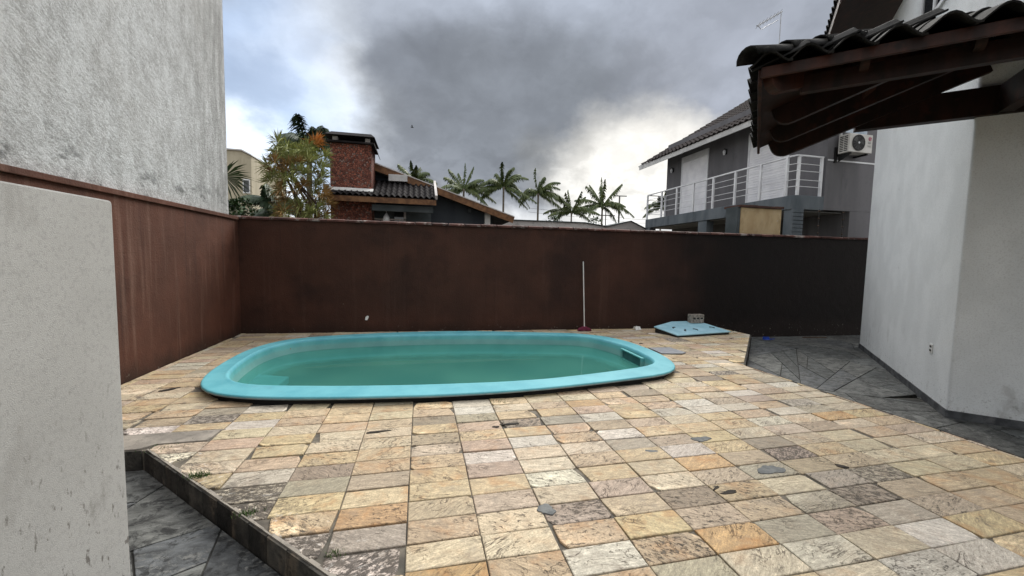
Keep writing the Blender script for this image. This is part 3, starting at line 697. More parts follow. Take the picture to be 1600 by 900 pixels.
paving('passage_paving', [[(-3.6, 3.47), (-2.04, 3.47), (1.52, .01), (1.5, -1.5), (-3.6, -1.5)]], -.15, .22, 4, 'sunken slate passage in front of the deck', lambda x, y: False)
hB = HW(4.58, 0, 0)
paving('courtyard_paving', [[(4.72, -1.5), (9.5, -1.5), (9.5, 3.3), (6.0, 4.0), (4.72, 4.95)], [(4.72, 4.95), (6.0, 4.0), (9.5, 4.0), (12.5, 5.5), (12.5, WY(12.5) - .0), (6.85, WY(6.85)), (6.85, 7.08)]], -.24, .42, 9,
       'lower courtyard of dark slate between the deck and the white house', lambda x, y: (Vector((x, y, 0)) - C0).dot(DB) > .7 and (Vector((x, y, 0)) - C0).dot(DA) > .7)

# ------------------------------------------------------------------ the pool
pool = root('swimming_pool', (PC[0], PC[1], 0), 'turquoise fibreglass swimming pool with rounded rim sunk in the stone deck', 'pool')
def loft(rings, name, mat, parent, cap=False, smooth=True):
    mb = MB()
    for f, z in rings:
        rg = ring(f) if not isinstance(f, list) else f
        mb.v += [(x, y, z) for x, y in rg]
    for j in range(len(rings) - 1):
        for i in range(NP):
            mb.f.append((j * NP + i, j * NP + (i + 1) % NP, (j + 1) * NP + (i + 1) % NP, (j + 1) * NP + i)); mb.mi.append(0)
    if cap: mb.f.append(tuple(range((len(rings) - 1) * NP, len(rings) * NP))); mb.mi.append(0)
    o = mb.build(name, mat, parent, smooth=smooth, fix=False)
    return o
g0 = lambda d: grow(PO, d)
loft([(g0(-.06), -.02), (g0(-.06), .06)], 'rim_gap_shade', m_gap, pool)  # black strip holds the shadow of the open gap under the rim
loft([(g0(-.065), .058), (g0(-.004), .056), (g0(.001), .062), (g0(0), .072)], 'rim_edge', m_lip, pool)
loft([(g0(0), .072), (g0(-.001), .080), (g0(-.005), .086), (g0(-.012), .089), (g0(-.022), .0905), (g0(-.034), .0905), (.30, .0905), (.80, .091), (.88, .096), (.95, .099), (1.0, .095), (1.012, .082), (1.02, .06)], 'rim', m_rim, pool)
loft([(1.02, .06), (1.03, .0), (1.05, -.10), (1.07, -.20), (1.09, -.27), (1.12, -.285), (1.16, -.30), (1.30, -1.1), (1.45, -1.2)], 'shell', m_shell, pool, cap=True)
loft([(1.045, -.088)], 'water', m_water, pool, cap=True, smooth=False)
stp = MB(); stp.slab([(-2.16, 5.50, -.16), (-1.78, 5.46, -.16), (-1.76, 5.92, -.16), (-2.2, 6.10, -.16)], (0, 0, -.10)); stp.build('entry_step', m_rim, pool, bevel=.02)
# skimmer box on the right-hand wall
def nearest(y):   # inner wall x at given y (right side)
    return max(x for x, yy in ring(1.035) if abs(yy - y) < .12)
sx0, sx1 = nearest(5.35), nearest(6.0)
sk = MB()
A_, B_ = Vector((sx0 - .035, 5.35, 0)), Vector((sx1 - .035, 6.05, 0))
dS = (B_ - A_).normalized(); LS = (B_ - A_).length; nS = Vector((-dS.y, dS.x, 0))
if nS.x > 0: nS = -nS
def SKP(u, v, z): return A_ + dS * u + nS * v + Vector((0, 0, z))
def skbox(mb, u0, u1, v0, v1, z0, z1):
    mb.box((u0, v0, z0), (u1, v1, z1), M=lambda p: SKP(p.x, p.y, p.z))
skbox(sk, 0, LS, -.03, .012, .028, .05); skbox(sk, 0, LS, -.03, .03, -.135, -.10); skbox(sk, 0, .05, -.03, .012, -.10, .028); skbox(sk, LS - .05, LS, -.03, .012, -.10, .028)
fr = sk.build('skimmer_frame', m_shell, pool, bevel=.004)
mo = MB(); skbox(mo, .05, LS - .05, -.03, -.012, -.10, .028); mo.build('skimmer_mouth', surf('teal_opening_shade', (.03, .11, .115), (.045, .15, .155), 5), fr)  # flat panel, shade inside the opening put into its dark colour

# ------------------------------------------------------------------ boundary walls
def coping_run(parent, P, Q, z, w, seg=.33):
    P, Q = Vector((*P, 0)), Vector((*Q, 0)); L = (Q - P).length; d = (Q - P) / L; nn = Vector((-d.y, d.x, 0)); k = round(L / seg)
    for i in range(k):
        a, b = P + d * (L * i / k + .008), P + d * (L * (i + 1) / k - .008); zt = z + R.uniform(-.004, .004); mb = MB()
        prof = [(-w / 2, -.035), (w / 2, -.035), (w / 2, .0), (w * .2, .022), (-w * .2, .022), (-w / 2, .0)]
        mb.slab([a + nn * u + Vector((0, 0, zt + v + i * 0)) for u, v in prof], b - a)
        mb.build('coping_tile', m_coping, parent, bevel=.003)
bw = root('boundary_wall', (2, 8.2, -.3), 'long dark maroon painted wall behind the pool with clay coping on top', 'wall')
mb = MB(); T = .15; XR = 12.4
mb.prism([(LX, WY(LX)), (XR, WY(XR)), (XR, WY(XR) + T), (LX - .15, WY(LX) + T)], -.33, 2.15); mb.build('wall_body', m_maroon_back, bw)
coping_run(bw, (LX - .10, WY(LX) + .07), (XR, WY(XR) + .07), 2.185, .21)
lw = root('boundary_wall', (LX - .08, 4, -.3), 'reddish brown streaked boundary wall on the left below the grey roughcast house', 'wall')
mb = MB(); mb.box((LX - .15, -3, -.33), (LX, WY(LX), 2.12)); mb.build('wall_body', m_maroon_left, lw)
mb = MB(); mb.box((LX - .152, -3, 2.123), (LX + .035, WY(LX) - .045, 2.185)); mb.build('coping_band', m_maroon_left, lw, bevel=.008)
ph = MB(); ph.box((-10, -4, -.3), (LX - .058, 8.20, 8.5)); 
ph.build('neighbouring_house', m_rough, label='tall windowless grey roughcast house wall rising above the left boundary wall', cat='house')
# foreground wall stub
fw = MB(); r_ = .014; prof = [(-3, -.34), (1.925, -.34), (1.925, 1.70 - r_)] + [(1.925 - r_ + r_ * math.sin(a), 1.70 - r_ + r_ * math.cos(a)) for a in (1.1, .55, 0)] + [(-3, 1.70)]
fw.slab([(-1.20, y, z) for y, z in prof], (-.14, 0, 0))
fw.build('foreground_wall', m_fg, label='pale grey rendered wall end close to the camera at the far left', cat='wall', bevel=.006)

# ------------------------------------------------------------------ our white house on the right
house = root('white_house', tuple(C0 + DB * 2), 'white rendered house with a slate skirting and tiled porch roof on the right', 'house')
mb = MB()
fp = [HW(0, 0, 0), HW(4.58, 0, 0), HW(4.58, 5.5, 0), HW(0, 5.5, 0)]
# small radius on the corner
rc = .03; corner = [HW(rc - rc * math.sin(a), rc - rc * math.cos(a), 0) for a in [math.pi / 2 * k / 5 for k in range(6)]]
poly = [(p.x, p.y) for p in corner[::-1]] + [(p.x, p.y) for p in fp[1:]]
mb.prism(poly, -.34, 6.25); mb.build('wall_body', m_house, house)
for (a0, b0, a1, b1) in ((.0, -.014, 4.594, .004), (-.014, -.014, .004, 5.5)):
    mb = MB(); q = [HW(a0, b0, 0), HW(a1, b0, 0), HW(a1, b1, 0), HW(a0, b1, 0)]
    mb.prism([(p.x, p.y) for p in q], -.26, -.150 if a0 == 0 else -.152); mb.build('skirting', m_skirt, house, bevel=.003)
# socket plate on the far face
mb = MB(); mb.box((.575, -.010, .40), (.675, .001, .52), M=lambda p: HW(p.x, p.y, p.z)); sp = mb.build('socket_plate', m_socket, house, bevel=.003)
for zz in (.425, .475):
    mb = MB(); mb.box((.600, -.014, zz), (.650, -.0095, zz + .025), M=lambda p: HW(p.x, p.y, p.z)); mb.build('socket', m_black, sp)
# porch roof: hip roof on two sides of the corner
SL = .376; EZ = 3.10
def rz(a, b): return EZ + SL * min(b + 2.10, a + 2.62)
por = MB()   # boarding: two sloping sheets, solid
E0 = (-2.55, -2.03)
def rp(a, b, dz=0): return HW(a, b, rz(a, b) + dz)
left_poly = [rp(-2.55, -2.03), rp(-.04, -2.03), rp(-.04, -.02), rp(-.54, -.02)]
por.slab([p + Vector((0, 0, -.03)) for p in left_poly], (0, 0, -.018))
front_poly = [rp(-2.55, -2.03), rp(-.54, -.02), rp(-.02, .5), rp(-.02, 4.5), rp(-2.55, 4.5)]
por.slab([p + Vector((0, 0, -.031)) for p in front_poly], (0, 0, -.018))
porch = por.build('porch_roof', m_wood, house, label='dark timber porch roof covered in black clay tiles')
def stile(seg=10, W=.29, Lg=.42, th=.014):
    """S-shaped clay tile: hump then trough, laid along +Y, tapering"""
    mb = MB(); prof = []
    for i in range(seg + 1):
        u = i / seg
        x = (u - .5) * W; z = .046 * math.cos(2 * math.pi * u * .98 - math.pi * .9)
        prof.append((x, z))
    vs = []; 
    for y, s, dz in ((0, 1.0, .012), (Lg, .94, -.006)):
        vs += [(x * s, y, z + dz + th) for x, z in prof] + [(x * s, y, z + dz) for x, z in prof]
    n = seg + 1; fs = []
    for i in range(seg):
        fs += [(i, i + 1, 2 * n + i + 1, 2 * n + i), (n + i, 3 * n + i, 3 * n + i + 1, n + i + 1), (i, n + i, n + i + 1, i + 1), (2 * n + i, 2 * n + i + 1, 3 * n + i + 1, 3 * n + i)]
    fs += [(0, 2 * n, 3 * n, n), (n - 1, 2 * n - 1, 4 * n - 1, 3 * n - 1)]
    mb.add(vs, fs); return mb
def mesh_of(mb, mat, name, smooth=True):
    me = bpy.data.meshes.new(name); me.from_pydata(mb.v, [], mb.f); me.materials.append(mat)
    bm = bmesh.new(); bm.from_mesh(me); bmesh.ops.recalc_face_normals(bm, faces=bm.faces); bm.to_mesh(me); bm.free()
    for p in me.polygons: p.use_smooth = smooth
    return me
st_me = mesh_of(stile(), m_rtile, 'roof_tile', False)
def frame_quat(xa, ya):
    xa, ya = Vector(xa).normalized(), Vector(ya).normalized(); za = xa.cross(ya).normalized(); ya = za.cross(xa)
    return Matrix((xa, ya, za)).transposed().to_quaternion()
# left slope: columns along A, climbing along +B
PT = .255
up_l = (DB + Vector((0, 0, SL))).normalized(); up_f = (DA + Vector((0, 0, SL))).normalized()
cs = 1 / math.sqrt(1 + SL * SL)
for j in range(11):
    a = -.14 - j * PT
    if a < -2.62: break
    q0 = frame_quat(-DA, up_l)
    for k in range(7):
        b = -2.12 + k * .34 * cs
        if b > -.05 or (a + 2.62) < (b + 2.10) - .02: break
        jq = q0 @ Matrix.Rotation(R.uniform(-.02, .02), 3, 'Z').to_quaternion()
        p = HW(a + R.uniform(-.006, .006), b + R.uniform(-.012, .012), rz(0, b) + .035 + R.uniform(-.003, .006))
        share('roof_tile', st_me, porch, p, jq)
for j in range(22):
    b = -1.98 + j * PT
    if b > 3.2: break
    q0 = frame_quat(DB, up_f)
    for k in range(8):
        a = -2.66 + k * .34 * cs
        if a > -.05 or (b + 2.10) < (a + 2.62) - .02: break
        jq = q0 @ Matrix.Rotation(R.uniform(-.02, .02), 3, 'Z').to_quaternion()
        p = HW(a + R.uniform(-.012, .012), b + R.uniform(-.006, .006), rz(a, 9) + .035 + R.uniform(-.003, .006))
        share('roof_tile', st_me, porch, p, jq)
# hip tiles: overlapping half barrels
hb = MB(); pr_ = [(math.cos(t) * .12, math.sin(t) * .10) for t in [math.pi * k / 8 for k in range(9)]]
vs = []
for y, s, dz in ((0, 1.0, .02), (.46, .82, 0)):
    vs += [(x * s, y, z * s + dz) for x, z in pr_] + [(x * s * .86, y, z * s * .86 + dz) for x, z in pr_]
n = 9; fs = []
for i in range(8): fs += [(i, i + 1, 2 * n + i + 1, 2 * n + i), (n + i, 3 * n + i, 3 * n + i + 1, n + i + 1), (i, n + i, n + i + 1, i + 1), (2 * n + i, 2 * n + i + 1, 3 * n + i + 1, 3 * n + i)]
fs += [(0, 2 * n, 3 * n, n), (n - 1, 2 * n - 1, 4 * n - 1, 3 * n - 1)]
hb.add(vs, fs); hb_me = mesh_of(hb, m_rtile, 'hip_tile')
hd = (DA + DB).normalized(); hup = (hd + Vector((0, 0, SL / math.sqrt(2)))).normalized(); hside = Vector((hd.y, -hd.x, 0))
for k in range(9):
    s = -.05 + k * .36 / math.sqrt(1 + SL * SL / 2)
    p = HW(-2.62, -2.10, EZ) + hd * s + Vector((0, 0, SL / math.sqrt(2) * s + .055))
    share('hip_tile', hb_me, porch, p, frame_quat(hside, hup))
# rafters with rounded tails (left slope climbing along B, front slope climbing along A)
def rafter(P, Q, depth, w, mat, name='rafter', tail=True):
    P, Q = Vector(P), Vector(Q); d = (Q - P).normalized(); side = d.cross(Vector((0, 0, 1))).normalized() * w / 2; dn = side.cross(d).normalized()
    if dn.z > 0: dn = -dn
    prof = []
    r = depth * .62
    if tail:
        prof += [P + d * 0, ]
        for k in range(7):
            t = math.pi / 2 * k / 6
            prof.append(P + dn * (depth - r) + d * (r - r * math.cos(t)) + dn * (r * math.sin(t)))
    else: prof += [P, P + dn * depth]
    prof += [Q + dn * depth, Q]
    mb = MB(); mb.slab([p - side for p in prof], side * 2)
    return mb.build(name, mat, porch, bevel=.004)
for i, a in enumerate((-.10, -.72, -1.42, -2.22)):
    top_b = min(-.03, a + 2.62 - 2.10)
    if top_b < -1.7: continue
    rafter(HW(a, -1.94, rz(9, -1.94) - .052), HW(a, top_b, rz(9, top_b) - .052), .20 if i else .24, .07, m_wood)
for i in range(8):
    b = -1.35 + i * .62
    ta = min(-.03, b + 2.10 - 2.62)
    rafter(HW(-2.40, b, rz(-2.40, 9) - .052), HW(ta, b, rz(ta, 9) - .052), .13, .06, m_wood)
rafter(HW(-2.52, -2.0, rz(-2.52, 9) - .06), HW(-.56, -.04, rz(-.56, 9) - .06), .17, .09, m_woodred, 'hip_rafter')
# fascias and purlins
def hbar(a0, b0, a1, b1, z, w, h, mat, name):
    mb = MB(); mb.bar(HW(a0, b0, z), HW(a1, b1, z), w, h); return mb.build(name, mat, porch, bevel=.004)
hbar(-2.565, -2.04, -2.565, 4.5, EZ - .030, .03, .085, m_woodred, 'fascia')
hbar(-2.545, -2.045, -.03, -2.045, EZ - .045, .03, .105, m_woodred, 'fascia')
hbar(-2.28, -1.75, -2.28, 4.5, EZ - .08, .07, .14, m_wood, 'purlin')
hbar(-.85, -.95, -.85, 4.5, 3.555, .08, .16, m_woodred, 'purlin')
mb = MB(); mb.bar(HW(-.86, -.98, 3.62), HW(-.66, -1.12, 3.25), .09, .09); mb.build('brace', m_woodred, porch, bevel=.005)
mb = MB(); mb.bar(HW(-1.5, .22, 3.66), HW(-1.42, .10, 3.36), .12, .10); mb.build('brace', m_woodred, porch, bevel=.005)
# cantilever beam frame
mb = MB(); mb.box((-.06, -1.04, 3.165), (.06, .40, 3.468), M=lambda p: HW(p.x, p.y, p.z)); mb.build('beam', m_wood, house, bevel=.005)
mb = MB(); mb.box((-2.55, .14, 3.172), (-.062, .26, 3.462), M=lambda p: HW(p.x, p.y, p.z)); mb.build('beam', m_wood, house, bevel=.005)
# upper eaves and window
er = MB(); er.slab([HW(3.0, -.92, 6.30), HW(6.2, -.92, 6.30), HW(6.2, 3.0, 7.9), HW(3.0, 3.0, 7.9)], (0, 0, .07)); up = er.build('upper_eaves', m_wood, house, bevel=.004)
mb = MB(); mb.box((2.97, -.95, 6.24), (6.2, -.922, 6.42), M=lambda p: HW(p.x, p.y, p.z)); mb.build('fascia', m_woodred, up)
mb = MB(); mb.bar(HW(2.985, -.92, 6.36), HW(2.985, 3.0, 7.96), .04, .2); mb.build('rake_board', m_woodred, up)
for k in range(14):
    share('roof_tile', st_me, up, HW(3.12 + k * .235, -.98, 6.44), frame_quat(-DA, (DB + Vector((0, 0, .41))).normalized()))
wn = MB()
for (a0, a1, z0, z1) in ((1.05, 1.11, 5.15, 6.2), (1.62, 1.68, 5.15, 6.2), (2.19, 2.25, 5.15, 6.2), (1.05, 2.25, 5.09, 5.149), (1.05, 2.25, 6.201, 6.24)):
    wn.box((a0, -.03, z0), (a1, .0, z1), M=lambda p: HW(p.x, p.y, p.z))
wf = wn.build('window', m_white, house)
for (a0, a1) in ((1.112, 1.618), (1.682, 2.188)):
    mb = MB(); mb.box((a0, -.014, 5.152), (a1, -.002, 6.198), M=lambda p: HW(p.x, p.y, p.z)); mb.build('pane', m_glass, wf)

# ------------------------------------------------------------------ two-storey neighbour behind the right wall
nh = root('neighbouring_house', (11.5, 13, 0), 'two-storey grey house with a white balcony railing and roller shutters', 'house')
FX, SY, FY = 10.95, 9.106, 16.6
def part(mb, name, mat, parent=nh, **kw): return mb.build(name, mat, parent, **kw)
mb = MB(); mb.box((FX, SY, 3.05), (17, FY, 6.8)); part(mb, 'upper_wall', m_ngrey)
mb = MB(); mb.box((11.9, SY + .003, -.3), (16.9, FY - .01, 3.047)); part(mb, 'lower_wall', m_ngrey)
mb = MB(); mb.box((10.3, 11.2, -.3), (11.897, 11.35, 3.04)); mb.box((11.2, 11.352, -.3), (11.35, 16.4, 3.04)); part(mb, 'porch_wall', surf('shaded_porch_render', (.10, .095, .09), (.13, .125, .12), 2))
# gable above
mb = MB(); mb.box((FX - 1.05, SY - .5, 5.0), (FX - 1.04, SY - .49, 5.01))
RS = .62; EX = 10.15; EZN = 6.02
def rzn(x): return EZN + RS * (x - EX)
rf = MB(); rf.slab([(EX, 8.5, rzn(EX)), (16.3, 8.5, rzn(16.3)), (16.3, 17.6, rzn(16.3)), (EX, 17.6, rzn(EX))], (0, 0, -.10))
rf.slab([(16.31, 8.5, rzn(16.3)), (22.4, 8.5, rzn(EX)), (22.4, 17.6, rzn(EX)), (16.31, 17.6, rzn(16.3))], (0, 0, -.10))
roof = part(rf, 'roof', m_nsoff)
mb = MB(); mb.box((EX - .03, 8.45, EZN - .17), (EX + .0, 17.62, EZN + .01)); part(mb, 'fascia', m_fasw, roof)
mb = MB(); mb.bar((EX - .01, 17.63, rzn(EX) - .07), (16.3, 17.63, rzn(16.3) - .07), .03, .20); part(mb, 'rake_board', m_fasw, roof)
# tile courses as real waves, joined
rt = MB(); PW = .24; CO = .36; ncol = int(9.1 / PW); nrow = int((16.2 - EX) * math.sqrt(1 + RS * RS) / CO)
ex = Vector((1, 0, RS)).normalized(); ez = Vector((-RS, 0, 1)).normalized()
seg = 4
for rr_ in range(nrow):
    o0 = Vector((EX - .05, 8.48, EZN + .0)) + ex * rr_ * CO; ys = []
    vs = []
    for u, dz in ((0, .035), (CO + .03, .0), (0, -.005)):
        for i in range(ncol * seg + 1):
            y = i * PW / seg; w = .030 * math.cos(2 * math.pi * i / seg)
            vs.append(o0 + ex * u + Vector((0, y, 0)) + ez * (w + dz + .03))
    nn_ = ncol * seg + 1
    fs = []
    for i in range(ncol * seg): fs += [(i, i + 1, nn_ + i + 1, nn_ + i), (i, 2 * nn_ + i, 2 * nn_ + i + 1, i + 1)]
    rt.add(vs, fs)
part(rt, 'roof_tiles', m_rtile3, roof, kind='stuff', fix=False)
# side wall gable infill under the roof
mb = MB(); mb.slab([(FX, SY + .002, 6.80), (17, SY + .002, 6.80), (16.3, SY + .002, rzn(16.3) - .12), (FX + .9, SY + .002, 6.95)], (0, .2, 0)); part(mb, 'gable_wall', m_ngrey)
# balcony
bal = MB(); bal.prism([(9.92, 9.16), (10.02, 9.06), (FX - .003, 9.10), (11.90, 9.10), (11.90, 11.2), (FX - .003, 11.2), (FX - .003, 16.55), (9.92, 16.55)], 3.06, 3.42) if False else None
bal.prism([(9.93, 9.20), (10.03, 9.10), (FX - .003, 9.10), (FX - .003, 16.55), (9.93, 16.55)], 3.03, 3.41)
balc = part(bal, 'balcony_slab', m_nconc, bevel=.01)
mb = MB(); mb.box((10.1, 9.3, 3.0), (11.85, 16.4, 3.027)); part(mb, 'porch_ceiling', m_nsoff)
posts = [(9.97, 16.5), (9.97, 15.4), (9.97, 14.38), (9.97, 13.36), (9.97, 12.32), (9.97, 11.31), (9.97, 10.31), (9.97, 9.42), (10.09, 9.17), (10.86, 9.17), (10.86, 16.5)]
for x, y in posts:
    mb = MB(); mb.box((x - .03, y - .03, 3.415), (x + .03, y + .03, 4.47)); part(mb, 'railing_post', m_white, balc)
def runs(z, r, name, rect=None):
    pts = [(10.9, 16.5), (9.97, 16.5), (9.97, 9.36), (10.03, 9.17), (10.9, 9.17)]
    for i in range(4):
        a, b = Vector((*pts[i], z)), Vector((*pts[i + 1], z)); mb = MB()
        mb.bar(a, b, rect[0], rect[1]) if rect else mb.tube([a, b], r, 6)
        part(mb, name, m_white, balc)
runs(4.49, .02, 'handrail', (.06, .04))
for z in (3.66, 3.84, 4.08, 4.27): runs(z, .010, 'rail')
for y0, y1 in ((9.14, 9.42), (12.55, 13.0), (16.2, 16.5)):
    mb = MB(); mb.box((9.955, y0, -.3), (10.25, y1, 3.028)); part(mb, 'column', m_nconc, bevel=.008)
# louvred pier beside the near column
for k in range(9):
    mb = MB(); mb.box((9.93, 9.10, 2.1 + k * .105), (10.28, 9.137, 2.19 + k * .105)); part(mb, 'pier_block', m_nconc)
# roller shutters
for y0, y1, z1 in ((13.86, 15.50, 5.74), (10.27, 11.88, 5.70)):
    mb = MB(); fx = FX
    mb.box((fx - .04, y0, 3.42), (fx, y0 + .07, z1)); mb.box((fx - .04, y1 - .07, 3.42), (fx, y1, z1)); mb.box((fx - .045, y0 - .002, z1 + .002), (fx, y1 + .002, z1 + .24 if y0 > 12 else z1 + .2))
    sh = part(mb, 'shutter', m_white)
    k = 0; z = 3.43
    while z < z1 - .02:
        me_ = MB(); me_.box((fx - .028, y0 + .072, z), (fx - .004, y1 - .072, z + .072)); part(me_, 'slat', m_shut, sh); z += .082
    mb = MB(); mb.box((fx - .010, y0 + .071, 3.421), (fx - .001, y1 - .071, z1)); part(mb, 'backing', m_shut, sh)
# wall lamps
for y in (16.14, 12.95):
    mb = MB(); mb.box((FX - .05, y - .05, 5.50), (FX, y + .05, 5.70)); l = part(mb, 'wall_lamp', m_black, bevel=.01)
    mb = MB(); mb.tube([(FX - .09, y, 5.48), (FX - .09, y, 5.60), (FX - .09, y, 5.66)], [.03, .055, .02], 10); part(mb, 'lamp_shade', m_white, l)
    mb = MB(); mb.tube([(FX - .09, y, 5.66), (FX - .09, y, 5.71), (FX - .04, y, 5.71)], .012, 6); part(mb, 'bracket', m_black, l)
# white band, small window, porch window
mb = MB(); mb.box((FX + .03, SY - .012, 4.40), (14, SY, 4.44)); part(mb, 'moulding', m_white)
mb = MB(); mb.box((11.46, SY - .02, 5.16), (12.3, SY, 6.0)); w_ = part(mb, 'window', m_ngrey)
mb = MB(); mb.box((11.50, SY - .026, 5.20), (12.26, SY - .021, 5.96)); part(mb, 'pane', m_glassb, w_)
w2 = MB()
for a, b in (((10.32, 11.16, 2.42), (11.75, 11.198, 2.50)), ((10.32, 11.16, 1.2), (10.38, 11.198, 2.417)), ((11.0, 11.16, 1.2), (11.06, 11.198, 2.417)), ((11.69, 11.16, 1.2), (11.75, 11.198, 2.417))): w2.box(a, b)
w_ = part(w2, 'window', m_white)
mb = MB(); mb.box((10.382, 11.175, 1.2), (11.688, 11.19, 2.417)); part(mb, 'pane', m_glass, w_)
# air conditioner, its bracket and pipe
ac = root('air_conditioner', (11.6, 8.85, 4.55), 'cream outdoor air conditioner unit with round fan grille on the grey house wall', 'air conditioner')
X0, X1, Y0, Y1, Z0, Z1 = 11.20, 11.99, 8.72, 9.02, 4.57, 5.06
mb = MB(); mb.box((X0, Y0, Z0), (X1, Y1, Z1)); mb.build('casing', m_acw, ac, bevel=.015)
cxf, czf = X0 + .30, (Z0 + Z1) / 2 + .005
mb = MB(); mb.disc((cxf, Y0 - .002, czf), (0, -1, 0), .215, .010, 28); mb.build('fan_opening', m_black, ac)
mb = MB()
for rr_ in (.06, .10, .14, .18, .212):
    mb.tube([(cxf + rr_ * math.cos(t), Y0 - .016, czf + rr_ * math.sin(t)) for t in [2 * math.pi * k / 24 for k in range(25)]], .0045, 4, cap=False)
for k in range(16):
    t = 2 * math.pi * k / 16; mb.tube([(cxf + .03 * math.cos(t), Y0 - .017, czf + .03 * math.sin(t)), (cxf + .212 * math.cos(t + .5), Y0 - .017, czf + .212 * math.sin(t + .5))], .0035, 4)
mb.build('fan_grille', m_grille, ac)
for k in range(3):
    t0 = 2 * math.pi * k / 3; mb = MB()
    mb.add([(cxf + .03 * math.cos(t0), Y0 - .013, czf + .03 * math.sin(t0)), (cxf + .19 * math.cos(t0 - .2), Y0 - .0125, czf + .19 * math.sin(t0 - .2)), (cxf + .19 * math.cos(t0 + .7), Y0 - .0135, czf + .19 * math.sin(t0 + .7)), (cxf + .03 * math.cos(t0 + 1.2), Y0 - .013, czf + .03 * math.sin(t0 + 1.2))], [(0, 1, 2, 3)])
    mb.build('fan_blade', m_grille, ac)
mb = MB(); mb.disc((cxf, Y0 - .018, czf), (0, -1, 0), .028, .008, 14); mb.build('hub', m_white, ac)
# round emblem with a face-like curl, and grey lettering under it
mb = MB(); mb.disc((X1 - .10, Y0 - .001, Z1 - .11), (0, -1, 0), .052, .004, 22); em = mb.build('emblem', m_logo, ac)
mb = MB(); ec = Vector((X1 - .10, Y0 - .0065, Z1 - .11))
mb.tube([ec + Vector((.034 * math.cos(t), 0, .034 * math.sin(t))) for t in [rad(60 + 300 * k / 14) for k in range(15)]] + [ec + Vector((.012, 0, 0))], .0035, 4)
mb.tube([ec + Vector((-.004, 0, .018)), ec + Vector((-.004, 0, -.014)), ec + Vector((.008, 0, -.014))], .0035, 4)
mb.build('emblem_line', m_white, em)
def strokes(parent, name, mat, y, segs, r):
    mb = MB()
    for s in segs: mb.tube([(x, y, z) for x, z in s], r, 4)
    mb.build(name, mat, parent)
lx, lz = X1 - .155, Z1 - .235
strokes(ac, 'lettering', m_ink, Y0 - .004, [[(lx, lz + .05), (lx, lz), (lx + .03, lz)], [(lx + .08, lz + .045), (lx + .06, lz + .05), (lx + .047, lz + .03), (lx + .05, lz + .008), (lx + .065, lz), (lx + .08, lz + .008), (lx + .08, lz + .024), (lx + .066, lz + .024)],
    [(lx - .03, lz - .06), (lx + .10, lz - .06)], [(lx - .01, lz - .085), (lx + .10, lz - .085)]], .004)
for k in range(9):
    for j in (0, 1):
        mb = MB(); z = Z0 + .04 + k * .047; mb.box((X0 - .004, Y0 + .05 + j * .115, z), (X0 + .002, Y0 + .145 + j * .115, z + .026)); mb.build('vent_slot', m_black, ac)
mb = MB(); mb.box((X0 + .08, Y0 + .02, Z0 - .05), (X0 + .12, SY, Z0 - .003)); mb.box((X1 - .14, Y0 + .02, Z0 - .05), (X1 - .10, SY, Z0 - .003)); mb.box((X0 - .02, SY - .04, Z0 - .22), (X0 + .05, SY - .001, Z0 + .2))
mb.slab([(X0 + .09, SY - .04, Z0 - .20), (X0 + .09, SY - .04, Z0 - .051), (X0 + .09, Y0 + .05, Z0 - .051)], (.02, 0, 0)); mb.build('bracket', m_black, ac)
mb = MB(); mb.tube([(11.26, 9.06, 6.3), (11.25, 9.05, 5.6), (11.24, 9.04, 5.3), (11.28, 9.03, 5.05), (11.33, 9.03, 4.9), (11.34, 9.03, 4.72)], .035, 8); mb.build('pipe', m_fasw, ac, smooth=True)
# stained beige pier with brick capping behind the boundary wall
bp = root('rendered_pier', (8.35, 8.85, -.3), 'short beige rendered pier with brick capping behind the maroon wall below the balcony', 'pier')
mb = MB(); mb.box((7.75, 8.55, -.3), (8.97, 9.0, 2.90)); mb.build('pier_body', [m_beige2], bp, bevel=.006)
mb = MB(); mb.box((7.66, 8.56, -.3), (7.748, 8.95, 2.92)); mb.build('side_pilaster', m_slbeam, bp, bevel=.005)
for k in range(5):
    mb = MB(); x = 7.68 + k * .264; mb.box((x, 8.50, 2.905), (x + .256, 9.05, 2.955 + R.uniform(0, .012))); mb.build('cap_brick', surf('dark_cap_brick', (.05, .025, .02), (.09, .045, .035), 6) if k == 0 else MATS['dark_cap_brick'], bp, bevel=.006)
for i, x in enumerate((9.62, 10.38)):
    t_ = root('electric_fence_post', (x, 8.10, 2.2), ('thin fence post with insulators left of its pair' if i == 0 else 'thin fence post with insulators nearest the white house') + ' above the maroon wall', 'fence post', 'electric fence posts on the wall')
    mb = MB(); mb.tube([(x, 8.10, 2.19), (x, 8.10, 2.88)], .010, 6); mb.build('rod', m_black, t_)
    for z in (2.3, 2.48, 2.66, 2.84):
        mb = MB(); mb.tube([(x, 8.10, z - .015), (x, 8.10, z), (x, 8.10, z + .015)], [.016, .026, .016], 8); mb.build('insulator', m_stem, t_)

